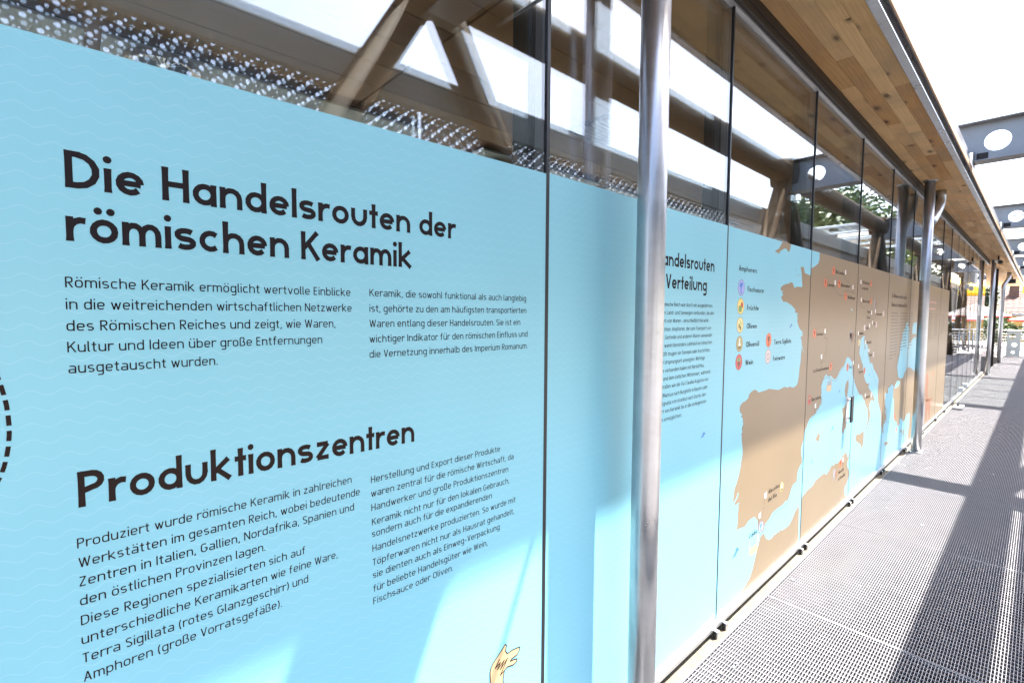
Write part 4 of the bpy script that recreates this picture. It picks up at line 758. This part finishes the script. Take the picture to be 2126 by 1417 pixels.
def icons():
    disc = lambda cy, cz, ry, rz, n=28, a0=0: [(cy+ry*math.cos(2*math.pi*k/n), cz+rz*math.sin(2*math.pi*k/n)) for k in range(n)]
    COLS = dict(fish='i_lilac', fruit='i_yellow', olive='i_cream', oil='i_oil', wine='i_wine', terra='i_orange', fine='i_pale')
    for y, z, r, kind in ICON:
        p = panel_at(y); X = .00035
        add = lambda nm, mat, pts, x: local(p, MB().flat(pts, x).build(nm, mat))
        add('icon_rim', 'i_dark', disc(y, z, r, r), X); add('icon_disc', COLS[kind], disc(y, z, r*.95, r*.95), X+.00006)
        P = lambda L: [(y+a*r, z+b*r) for a, b in L]; x2 = X+.00012
        if kind == 'terra': add('cup', 'i_dark', P([(-.42, .55), (-.36, .05), (-.1, -.28), (-.08, -.5), (-.28, -.66), (.28, -.66), (.08, -.5), (.1, -.28), (.36, .05), (.42, .55)]), x2)
        elif kind == 'fish':
            add('fish', 'i_blue', P([(-.55, .25), (-.3, .58), (.2, .62), (.5, .5), (.35, .3), (.12, .1), (.02, -.25), (.12, -.55), (.3, -.62), (.1, -.8), (-.12, -.7), (-.22, -.35), (-.2, 0), (-.4, .05)]), x2)
        elif kind == 'fruit':
            add('apple', 'i_red', disc(y+.33*r, z+.12*r, .34*r, .40*r, 16), x2); add('apple_stalk', 'i_dark', P([(.26, .45), (.30, .68), (.37, .68), (.34, .45)]), x2+.00004)
            g = MB()
            for k, (a, b) in enumerate(((-.45, -.05), (-.15, -.05), (-.5, -.3), (-.22, -.32), (.06, -.32), (-.36, -.55), (-.08, -.56), (.18, -.5), (.2, -.15))): g.flat(disc(y+a*r, z+b*r, .17*r, .17*r, 10), x2+.00006+.00001*k)
            tag(local(p, g.build('grapes', 'i_green')), kind='stuff')
        elif kind == 'olive':
            g = MB(); g.flat(disc(y-.28*r, z-.12*r, .2*r, .3*r, 14), x2); g.flat(disc(y+.12*r, z-.38*r, .2*r, .3*r, 14), x2+.00004); tag(local(p, g.build('olives', 'i_olive')), kind='stuff')
            g = MB(); thick_line(g, P([(-.1, .65), (.1, .45), (.12, -.1)]), x2+.00006, .07*r); thick_line(g, P([(.1, .45), (-.25, .15)]), x2+.00008, .06*r); g.flat(P([(.5, .5), (.62, .1), (.52, -.1), (.45, .2)]), x2+.00008); tag(local(p, g.build('twig', 'i_green')), kind='stuff')
        elif kind == 'oil':
            add('flask', 'i_white', P([(-.08, .7), (.1, .7), (.12, .15), (.42, -.25), (-.40, -.25), (-.10, .15)]), x2); add('oil_fill', 'i_olive', P([(-.44, -.28), (.44, -.28), (.40, -.68), (-.40, -.68)]), x2)
        elif kind == 'wine':
            g = MB(); g.flat(P([(-.5, .0), (.5, .02), (.3, -.35), (.02, -.78), (-.25, -.35)]), x2); local(p, g.build('grape_bunch', 'i_dark'))
            add('vine_leaf', 'i_green', P([(-.5, .05), (-.55, .5), (-.25, .38), (0, .55), (.3, .4), (.55, .5), (.5, .08), (.25, .18), (0, .02), (-.25, .18)]), x2+.00006)
        elif kind == 'fine':
            g = MB(); g.flat(disc(y, z, r*.48, r*.48, 20), x2); local(p, g.build('plate', 'i_grey')); g = MB(); g.flat(disc(y, z, r*.33, r*.33, 18), x2+.00004); local(p, g.build('plate_well', 'i_pale'))
    for y, z in FLAG:
        p = panel_at(y); s = .017
        m = MB(); m.flat([(y-s, z+s), (y-.2*s, z+.6*s), (y+s, z+1.1*s), (y+.55*s, z+.1*s), (y+s, z-.9*s), (y-.2*s, z-1.15*s), (y-s, z-.8*s)], .0006); local(p, m.build('flag', 'i_white'))
        m = MB(); thick_line(m, [(y-s, z+1.3*s), (y-s, z-2.9*s)], .0005, .0035); local(p, m.build('flag_pole', 'inkl'))
    for y, z, k in FISH:
        p = panel_at(y); s = .0165*k*(1+.1*y)
        m = MB(); m.flat([(y-s*1.5, z-s*.7), (y-s*.9, z-s*.25), (y-s*.3, z), (y+s*.2, z+s*.75), (y+s*.9, z+s*.6), (y+s*1.2, z+s*.15), (y+s*.5, z-s*.05), (y+s*.1, z-s*.45), (y-s*.4, z-s*.5), (y-s*.9, z-s*.45)], .0005); local(p, m.build('sea_creature', 'i_blue'))
    for y, z, k in SHIP:
        p = panel_at(y); s = .062
        m = MB(); m.flat([(y-s*.9, z+.9*s), (y-s*.78, z+.1*s), (y+s*.75, z+.1*s), (y+s*.85, z+.95*s), (y+s*1.0, z+.9*s), (y+s*.86, z-.55*s), (y+s*.3, z-.65*s), (y-s*.6, z-.6*s), (y-s*.92, z-.4*s)], .0005); local(p, m.build('ship_hull', 'i_tan'))
        m = MB()
        for j in range(5): yy = y-s*.62+j*s*.3; m.poly([(.0006, yy, z+.02*s), (.0006, yy+s*.2, z+.02*s), (.0006, yy+s*.16, z+.6*s), (.0006, yy+s*.03, z+.6*s)])
        tag(local(p, m.build('ship_cargo', 'i_grey')), kind='stuff')
    for y, z in CART:
        p = panel_at(y); s = .055
        m = MB(); m.flat([(y-s, z+.7*s), (y-.1*s, z+.8*s), (y-.1*s, z-.3*s), (y-.3*s, z-.9*s), (y-.5*s, z-.3*s), (y-.85*s, z-.35*s), (y-.9*s, z-.9*s), (y-1.05*s, z-.9*s)], .0005); local(p, m.build('cart', 'i_grey'))
        m = MB(); m.flat([(y, z+.2*s), (y+.7*s, z+.25*s), (y+.95*s, z+.7*s), (y+1.05*s, z+.3*s), (y+.8*s, z-.1*s), (y+.75*s, z-.8*s), (y+.65*s, z-.8*s), (y+.55*s, z-.2*s), (y+.15*s, z-.2*s), (y+.1*s, z-.8*s), (y, z-.8*s)], .0006); local(p, m.build('donkey', 'i_sienna'))
    p = PANEL[2]
    m = MB(); m.flat(HEAD, .0004); local(p, m.build('animal_drawing', 'i_tan'))
    m = MB(); thick_line(m, HEAD+HEAD[:1], .0005, .0034); thick_line(m, MANE, .00055, .0034); tag(local(p, m.build('drawing_outline', 'ink2')), kind='stuff')
    m = MB(); thick_line(m, DASH, .0004, .0052, (.0150, .0075)); r = m.clip(J[1]+.006, J[3]-.006); tag(local(p, r.build('dashed_circle', 'ink2')), kind='stuff')
    for q, c, nm in zip(RIDER, ('i_sienna', 'i_sienna', 'i_grey'), ('rider_print', 'horse_print', 'cart_print')):
        m = MB().flat(q, .0005)
        p = panel_at(sum(a for a, b in q)/len(q)); local(p, m.build(nm, c))
icons()
def handle():
    p = PANEL[5]; y = 4.50
    m = MB(); m.bbox(.028, .040, y-.030, y+.030, .700, .905, .003); local(p, m.build('pull_handle', 'black'))
    for z in (.73, .875):
        m = MB(); m.tube([(.0005, y, z), (.029, y, z)], .009, 12); local(p, m.build('handle_standoff', 'alu'))
    m = MB(); m.bbox(.0003, .004, y-.028, y+.028, .70, .90, .001); local(p, m.build('lock_plate', 'white'))
handle()
MUL = ['black upright behind the camera side end of the wall', 'black upright just out of view left of the dashed circle', 'wide black upright at the joint right of the big heading panel',
 'black upright at the joint between Verteilung and the amphora legend', 'black upright behind the joint cutting the Iberian peninsula', 'black upright behind the joint beside the pull handle', 'black upright behind the joint through the Balkan coast',
 'black upright hidden just left of the second post', 'black upright behind the joint right of horse and rider', 'black upright at the joint before the narrow last printed panel', 'black upright where the printed film ends']
def frames():
    t = thing('top_transom', 'dark bronze transom running along the top of the glass under the soffit', 'frame rail', (0, -4, ZT))
    m = MB(); m.bbox(-.055, .024, -4, 18.2, ZT+.002, 3.029, .004); local(t, m.build('rail', 'frame'))
    m = MB(); m.bbox(.0245, .0275, -4, 18.2, ZT+.045, 3.0285, .001); local(t, m.build('cover_strip', 'black'))
    m = MB(); m.box(-.03, .006, -4, 18.2, ZT-.010, ZT+.0015); local(t, m.build('glazing_bead', 'alu'))
    t = thing('bottom_rail', 'aluminium rail along the foot of the printed glass beside the grating', 'frame rail', (0, -4, .02))
    m = MB(); m.bbox(-.05, .0145, -4, 18.2, .024, .0445, .002); local(t, m.build('rail', 'alu'))
    m = MB(); m.bbox(.0003, .012, -4, 18.2, .0446, .052, .001); local(t, m.build('glazing_lip', 'alu'))
    m = MB(); m.bbox(-.05, .0500, -4, 18.2, -.05, -.006, .002); local(t, m.build('sill_stone', 'stone'))
    for i, y in enumerate(J[1:]):
        for s in (-.045, .05):
            m = MB(); m.bbox(.0148, .034, y+s-.011, y+s+.011, -.0055, .030, .002); local(t, m.build('clamp', 'alu'))
            m = MB(); m.bbox(.0150, .030, y+s-.018, y+s-.0115, -.0055, .032, .002); local(t, m.build('clamp_pad', 'black'))
    for i, y in enumerate(J[1:]):
        p = thing('mullion', MUL[i], 'mullion', (-.1, y, 0), 'black uprights behind the glass joints')
        wd = .030 if i == 2 else .014
        m = MB(); m.bbox(-.125, -.055, y-wd, y+wd, .0, 2.998, .003); local(p, m.build('upright', 'black'))
        m = MB(); m.bbox(-.054, -.0470, y-wd*.6, y+wd*.6, .0, 2.998, .001); local(p, m.build('gasket', 'frame'))
frames()
def doors():
    e = [10.39, 11.3, 12.2, 13.1, 13.95, 14.8, 15.7, 16.6, 17.55]
    for i, (a, b) in enumerate(zip(e, e[1:])):
        door = i in (2, 3)
        lab = ['clear glass pane right after the printed film', 'second clear glass pane after the printed film', 'glass door leaf with black edge, left of the pair', 'glass door leaf with black edge, right of the pair', 'clear glass pane just beyond the doors', 'second clear pane beyond the doors', 'third clear pane beyond the doors', 'last clear pane before the third post'][i]
        t = thing('glass_door' if door else 'clear_pane', lab, 'glass door' if door else 'glass pane', (0, a, ZB), None if door else 'clear glass panes')
        m = MB(); m.box(-.0105, -.0005, a+.004, b-.004, ZB, ZT); local(t, m.build('glass', 'pane'))
        m = MB(); w = .022 if door else .003
        m.box(-.0112, .0006, b-.0038-w, b-.0002, ZB, ZT); local(t, m.build('edge_strip', 'black'))
        if door:
            for z in (.02, 2.05):
                m = MB(); m.bbox(-.02, .028, b-.20, b-.045, z+.03, z+.12, .004); local(t, m.build('patch_fitting', 'alu'))
            m = MB(); m.tube([(.07, b-.12, .85), (.07, b-.12, 1.25)], .014, 12); local(t, m.build('door_pull', 'steel'))
            for z in (.9, 1.2):
                m = MB(); m.tube([(0, b-.12, z), (.07, b-.12, z)], .008, 8); local(t, m.build('pull_fixing', 'steel'))
    t = thing('door_closer', 'pale door closer box at head height on the glass door', 'door closer', (.02, 13.5, 2.3))
    m = MB(); m.bbox(.013, .08, 13.35, 13.85, 2.22, 2.42, .008); local(t, m.build('housing', 'white'))
    m = MB(); m.tube([(.05, 13.4, 2.425), (.16, 13.2, 2.43), (.06, 12.95, 2.43)], .009, 8); local(t, m.build('arm', 'alu'))
    t = thing('floor_hinge', 'pale metal floor hinge box at the foot of the glass doors', 'hinge', (.12, 10.9, 0))
    m = MB(); m.bbox(.07, .20, 10.75, 11.15, .0015, .045, .012); local(t, m.build('cover', 'alu'))
    m = MB(); m.tube([(.13, 10.95, .045), (.13, 10.95, .07)], .02, 12); local(t, m.build('pivot', 'frame'))
doors()
def interior_bits():
    for i, (a, b) in enumerate(((-1.6, .10), (.17, 2.13), (2.72, 3.42), (3.47, 4.4), (4.6, 6.2), (6.3, 8.0))):
        t = thing('ceiling_panel', 'pale acoustic ceiling panel inside, number %d from the left behind the glass' % (i+1), 'ceiling panel', (-2.7, a, 2.97), 'pale ceiling panels inside')
        m = MB(); m.bbox(-3.3, -2.36, a, b, 2.968, 2.985, .003); local(t, m.build('board', 'pale'))
        m = MB(); m.box(-3.28, -2.38, a+.02, b-.02, 2.986, 2.999); local(t, m.build('backing', 'frame'))
    for i, (x, y) in enumerate(((-2.52, .45), (-2.6, 3.1), (-2.55, 6.25))):
        t = thing('ceiling_diffuser', ['round swirl air diffuser above the big heading panel', 'round swirl air diffuser above the first glass joint', 'round swirl air diffuser far inside behind the map'][i], 'air diffuser', (x, y, 2.95), 'round ceiling diffusers')
        m = MB(); m.lathe([(.135, .0), (.175, -.012), (.185, .004), (.185, .0175)], (x, y, 2.95), 32); local(t, m.build('ring', 'brass'))
        m = MB(); m.lathe([(.0, .010), (.134, .010)], (x, y, 2.95), 32); local(t, m.build('plate', 'darkglass'))
        for k in range(20):
            a = 2*math.pi*k/20; m = MB(); c, s = math.cos(a), math.sin(a); c2, s2 = math.cos(a+.16), math.sin(a+.16)
            m.poly([(x+.03*c, y+.03*s, 2.952), (x+.132*c, y+.132*s, 2.948), (x+.132*c2, y+.132*s2, 2.957), (x+.03*c2, y+.03*s2, 2.955)]); local(t, m.build('vane', 'pale'))
    t = thing('vent_grille', 'dark louvred air grille in the ceiling beside the nearest post', 'vent', (-1.4, 3.3, 2.97))
    m = MB(); m.bbox(-1.62, -1.20, 2.95, 3.75, 2.985, 2.999, .002); local(t, m.build('frame', 'frame'))
    for k in range(9):
        m = MB(); m.bbox(-1.60+k*.044, -1.575+k*.044, 2.97, 3.73, 2.965, 2.984, .002); local(t, m.build('slat', 'beamgrey'))
interior_bits()

# ================================================================== SMALL THINGS ON THE CANOPY
def cams():
    for i, (x, y, lab) in enumerate(((.235, 16.9, 'white bullet security camera under the soffit by the third post'), (.22, 25.8, 'boxy floodlight under the far end of the soffit'))):
        t = thing('security_camera' if i == 0 else 'floodlight', lab, 'camera' if i == 0 else 'lamp', (x, y, 3.03))
        m = MB(); m.tube([(x, y, 3.029), (x, y, 2.93)], .018, 12); local(t, m.build('mount', 'frame'))
        m = MB()
        if i == 0:
            m.tube([(x-.02, y+.10, 2.92), (x+.04, y-.16, 2.87)], .045, 16); local(t, m.build('housing', 'white'))
            m = MB(); m.tube([(x+.0395, y-.158, 2.8705), (x+.045, y-.185, 2.865)], .047, 16); local(t, m.build('lens_hood', 'black'))
        else:
            m.bbox(x-.10, x+.10, y-.09, y+.09, 2.78, 2.94, .01); local(t, m.build('housing', 'anthracite')); m = MB(); m.bbox(x-.085, x+.085, y-.098, y-.0905, 2.80, 2.92, .002); local(t, m.build('front_glass', 'darkglass'))
cams()
def glass_roof():
    for i, (a, b) in enumerate(((13.2, 15.75), (15.8, 18.3))):
        t = thing('glass_roof', 'sloping pale glass roof sheet between the beams, %s one' % ('nearer', 'farther')[i], 'glass roof', (.5, a, 3.2), 'glass roof sheets')
        for k in range(3):
            x0 = .46+k*.95; m = MB()
            m.box(x0, x0+.93, a, b, 3.64, 3.652); local(t, m.build('pane', 'roofglass'))
        for k in range(3):
            m = MB(); m.bbox(.46, 3.3, a+.02+k*1.2, a+.07+k*1.2, 3.60, 3.638, .003); local(t, m.build('glazing_bar', 'white'))
glass_roof()

# ================================================================== FAR END
def railing():
    Y = 27.0
    t = thing('railing', 'steel balustrade with horizontal wires across the far end of the walkway', 'railing', (0, Y, 0))
    m = MB(); m.tube([(-6, Y, 1.02), (4.5, Y, 1.02)], .024, 12); local(t, m.build('handrail', 'steel'))
    for k in range(9):
        x = -5.6+k*1.22; m = MB(); m.bbox(x-.02, x+.02, Y-.03, Y+.03, -.05, 1.0, .004); local(t, m.build('post', 'steel'))
    for k in range(8):
        m = MB(); m.tube([(-6, Y, .12+k*.11), (4.5, Y, .12+k*.11)], .007, 6); local(t, m.build('wire', 'steel'))
    p = thing('art_panel', 'pale metal panel with round cut-outs standing against the railing', 'panel', (.35, 26.9, 0))
    m = MB(); ring_plate(m, 26.90, 26.915, .14, .52, .02, .33, [(.33, .18, .05)]); ring_plate(m, 26.90, 26.915, .14, .52, .3302, .62, [(.36, .47, .07)]); ring_plate(m, 26.90, 26.915, .14, .52, .6202, .98, [(.30, .80, .085)]); local(p, m.build('sheet', 'pale'))
    for x in (.16, .50):
        m = MB(); m.bbox(x-.012, x+.012, 26.916, 26.94, .0, .98, .003); local(p, m.build('stay', 'steel'))
    for i, (x, y) in enumerate(((-.95, 26.2), (-1.55, 26.3))):
        p = thing('planter', ['dark square planter box before the railing, right one', 'dark square planter box before the railing, left one'][i], 'planter', (x, y, 0), 'dark planters')
        m = MB(); m.bbox(x-.25, x+.25, y-.25, y+.25, .002, .48, .015); local(p, m.build('box', 'anthracite'))
        leaf_blob(p, (x, y, .6), .22, .2, 260, .05, 'leaf', 'plant')
def leaf_blob(parent, c, rxy, rz, n, s, mat, name='crown', clumps=0, sd=0):
    rg = random.Random(hash((round(c[0], 2), round(c[1], 2), n)) % 9999+sd); m = MB()
    cl = []
    for k in range(max(1, clumps)):
        while True:
            p = Vector((rg.uniform(-1, 1), rg.uniform(-1, 1), rg.uniform(-1, 1)))
            if p.length < 1 and (clumps == 0 or p.length > .35): break
        cl.append((p, rg.uniform(.25, .45)) if clumps else (Vector((0, 0, 0)), 1.))
    for k in range(n):
        p, q = cl[k % len(cl)]
        d = Vector((rg.gauss(0, 1), rg.gauss(0, 1), rg.gauss(0, 1))).normalized()*q*(rg.random()**.45)
        o = p+d; o = Vector((c[0]+o.x*rxy, c[1]+o.y*rxy, c[2]+o.z*rz))
        a = Vector((rg.gauss(0, 1), rg.gauss(0, 1), rg.gauss(0, .6))).normalized(); b = a.cross(Vector((rg.gauss(0, 1), rg.gauss(0, 1), rg.gauss(0, 1)))).normalized()
        w = s*rg.uniform(.6, 1.3); a *= w; b *= w*.5
        m.poly([o-a, o-b*.9, o+a, o+b*.9])
    return tag(local(parent, m.build(name, mat)), kind='stuff')
def tree(x, y, h, r, lab, mat='leaf', n=5200, s=.2, cat='tree', base=-.6):
    t = thing('tree', lab, cat, (x, y, base), 'trees around the walkway'); rg = random.Random(int(x*31+y*7))
    m = MB(); top = h*.55
    m.tube([(x, y, base), (x+.05, y, base+top*.5), (x-.03, y+.04, base+top), (x, y, base+h*.8)], [h*.028, h*.022, h*.016, h*.006], 10)
    for k in range(7):
        a = rg.uniform(0, 6.28); z = base+h*rg.uniform(.32, .62); e = r*rg.uniform(.5, .85)
        m.tube([(x, y, z), (x+.5*e*math.cos(a), y+.5*e*math.sin(a), z+h*.07), (x+e*math.cos(a), y+e*math.sin(a), z+h*.18)], [h*.011, h*.007, h*.003], 6)
    local(t, m.build('trunk', 'bark'))
    leaf_blob(t, (x, y, base+h*.64), r, h*.36, n, s, mat, 'crown', 34)
def bush(x, y, h, r, lab, mat='leaf'):
    t = thing('bush', lab, 'bush', (x, y, -.1), 'bushes beyond the railing')
    m = MB()
    for k in range(5): a = k*1.26; m.tube([(x, y, -.1), (x+.35*r*math.cos(a), y+.35*r*math.sin(a), h*.6)], [.03, .012], 6)
    local(t, m.build('stems', 'bark')); leaf_blob(t, (x, y, h*.55), r, h*.5, 2600, .09, mat, 'foliage', 16)
railing()
tree(8.6, 38, 10.5, 3.6, 'tall loose green tree mirrored above the map panels', 'leaf', 8000, .22)
tree(14, 62, 15, 5.2, 'bare-looking pale tree mirrored left of the second post', 'leaf_p', 8000, .27)
tree(8.0, 54, 11.5, 3.8, 'pale twiggy tree mirrored right of the second post', 'leaf_p', 7000, .24)
tree(-3.3, 52, 6.4, 2.0, 'dark conifer-like tree seen through the end glass', 'leafd', 5200, .18)
tree(-7.5, 58, 8, 3.2, 'broad dark tree far left behind the end glass', 'leafd', 5200, .22)
bush(-.75, 38.2, 1.9, .95, 'rounded green shrub in front of the yellow house')
bush(-2.6, 37.0, 1.6, 1.1, 'green shrub behind the railing under the pale parasol', 'leaf')
bush(-4.4, 38.0, 1.8, 1.2, 'leftmost green shrub behind the railing', 'leafd')
def parasol(x, y, r, rim, top, mat, trim, lab, val=.14):
    t = thing('parasol', lab, 'parasol', (x, y, -.06), 'garden parasols')
    m = MB(); m.tube([(x, y, -.058), (x, y, top+.04)], .03, 12); local(t, m.build('pole', 'steel'))
    n = 8; ring = [(x+r*math.cos(2*math.pi*(k+.5)/n), y+r*math.sin(2*math.pi*(k+.5)/n)) for k in range(n)]
    for k in range(n):
        a, b = ring[k], ring[(k+1) % n]; mid = ((a[0]+b[0])/2*.97+x*.03, (a[1]+b[1])/2*.97+y*.03)
        m = MB(); m.poly([(x, y, top), (*a, rim), (*mid, rim-.02)]); m.poly([(x, y, top), (*mid, rim-.02), (*b, rim)])
        local(t, m.build('canopy_gore', mat))
        m = MB(); m.poly([(*a, rim-.001), (*a, rim-val), (*mid, rim-val-.03), (*mid, rim-.021)]); m.poly([(*mid, rim-.021), (*mid, rim-val-.03), (*b, rim-val), (*b, rim-.001)]); local(t, m.build('valance', trim))
        m = MB(); m.tube([(x, y, top-.25), (*a, rim-.01)], .008, 6); local(t, m.build('rib', 'steel'))
    m = MB(); m.bbox(x-.35, x+.35, y-.35, y+.35, -.0595, .03, .01); local(t, m.build('base', 'anthracite'))
parasol(2.6, 37.5, 2.5, 3.15, 3.75, 'yellow', 'yellow', 'large bright yellow parasol at the far right beyond the railing', .34)
parasol(-1.35, 35.5, 1.45, 1.62, 2.25, 'whitefab', 'redfab', 'white parasol with red edge seen through the end glass', .07)
parasol(1.6, 36.2, 1.9, 1.42, 1.95, 'whitefab', 'redfab', 'white parasol with red edge in front of the yellow house', .07)
def house():
    t = thing('yellow_house', 'yellow plastered house with brown tiled roof behind the railing', 'house', (3, 47, -.6))
    m = MB(); m.box(-.7, 9, 47, 54, -.6, 1.78); local(t, m.build('wall', 'plaster'))
    x0, x1, ya, yb, za, zb = -1.0, 9.4, 46.5, 50.5, 1.72, 3.45
    m = MB(); m.poly([(x0, ya, za-.03), (x1, ya, za-.03), (x1, yb, zb-.03), (x0, yb, zb-.03)]); m.poly([(x0, 54.5, za-.03), (x1, 54.5, za-.03), (x1, yb, zb-.03), (x0, yb, zb-.03)]); m.poly([(-.7, 47, 1.78), (-.7, 54, 1.78), (-.7, yb, zb-.04)])
    rf = m.build('roof', 'tile'); local(t, rf)
    rows, cols = 13, 34; tl = MB()
    for r in range(rows):
        for c in range(cols):
            f0, f1 = r/rows, (r+1.12)/rows; xa = x0+(x1-x0)*c/cols; w = (x1-x0)/cols
            y0, y1 = ya+(yb-ya)*f0, ya+(yb-ya)*min(f1, 1); z0, z1 = za+(zb-za)*f0+.045, za+(zb-za)*min(f1, 1)+.012; jz = rng.uniform(-.006, .006)
            for q in range(3):
                u0, u1 = xa+w*q/3, xa+w*(q+1)/3; h0, h1 = (.0, .028, .028, .0)[q], (.0, .028, .028, .0)[q+1]
                tl.poly([(u0, y0, z0+h0+jz), (u1, y0, z0+h1+jz), (u1, y1, z1+h1+jz), (u0, y1, z1+h0+jz)])
                tl.poly([(u0, y0, z0+h0+jz-.03), (u1, y0, z0+h1+jz-.03), (u1, y0, z0+h1+jz), (u0, y0, z0+h0+jz)])
    o = tl.build('roof_tiles', 'tile'); tag(o, kind='stuff'); o.parent = rf
    m = MB(); m.tube([(x0, 46.45, 1.68), (x1, 46.45, 1.68)], .06, 8); local(t, m.build('gutter', 'beamgrey'))
    m = MB(); m.box(-.6, -.1, 49.2, 49.8, 2.6, 3.75); local(t, m.build('chimney', 'tile'))
    for x in (.25, 2.6, 5.0):
        m = MB(); m.bbox(x-.05, x+1.05, 46.94, 46.998, .1, 1.2, .01); f = m.build('window', 'white'); local(t, f)
        m = MB(); m.box(x+.03, x+.97, 46.925, 46.939, .18, 1.12); g = m.build('pane', 'darkglass'); local(t, g)
house()
def petals():
    rg = random.Random(21); m = MB()
    for k in range(46):
        y = 1.9+rg.random()**1.6*14; x = .06+abs(rg.gauss(0, .16)) if k % 3 else rg.uniform(.1, 1.3)
        s = rg.uniform(.004, .012); a = rg.uniform(0, 6.28); c, d = math.cos(a), math.sin(a); h = .003+rg.uniform(0, .004)
        P = [(-1, 0), (-.5, .55), (.4, .6), (1, .05), (.45, -.5), (-.5, -.45)]
        m.poly([(x+s*(u*c-v*d), y+s*(u*d+v*c), h+.003*abs(u)) for u, v in P])
    tag(m.build('petals', 'whitefab'), 'pale fallen petals scattered on the metal grating', 'petals', kind='stuff')
petals()
def column():
    t = thing('concrete_pier', 'beige rounded concrete pier mirrored in the end glass', 'pier', (WX+.3, 25.4, -.6))
    m = MB(); m.lathe([(.30, -.6), (.30, 1.2), (.27, 1.9), (.33, 2.5), (.36, 2.66)], (WX+.3, 25.4, 0), 24); m.poly([(WX+.3+.36*math.cos(k*.2618), 25.4+.36*math.sin(k*.2618), 2.66) for k in range(24)]); local(t, m.build('shaft', 'concrete'))
    m = MB(); m.lathe([(.301, 1.25), (.33, 1.27), (.33, 1.32), (.301, 1.34)], (WX+.3, 25.4, 0), 24); local(t, m.build('band', 'alu'))
column()
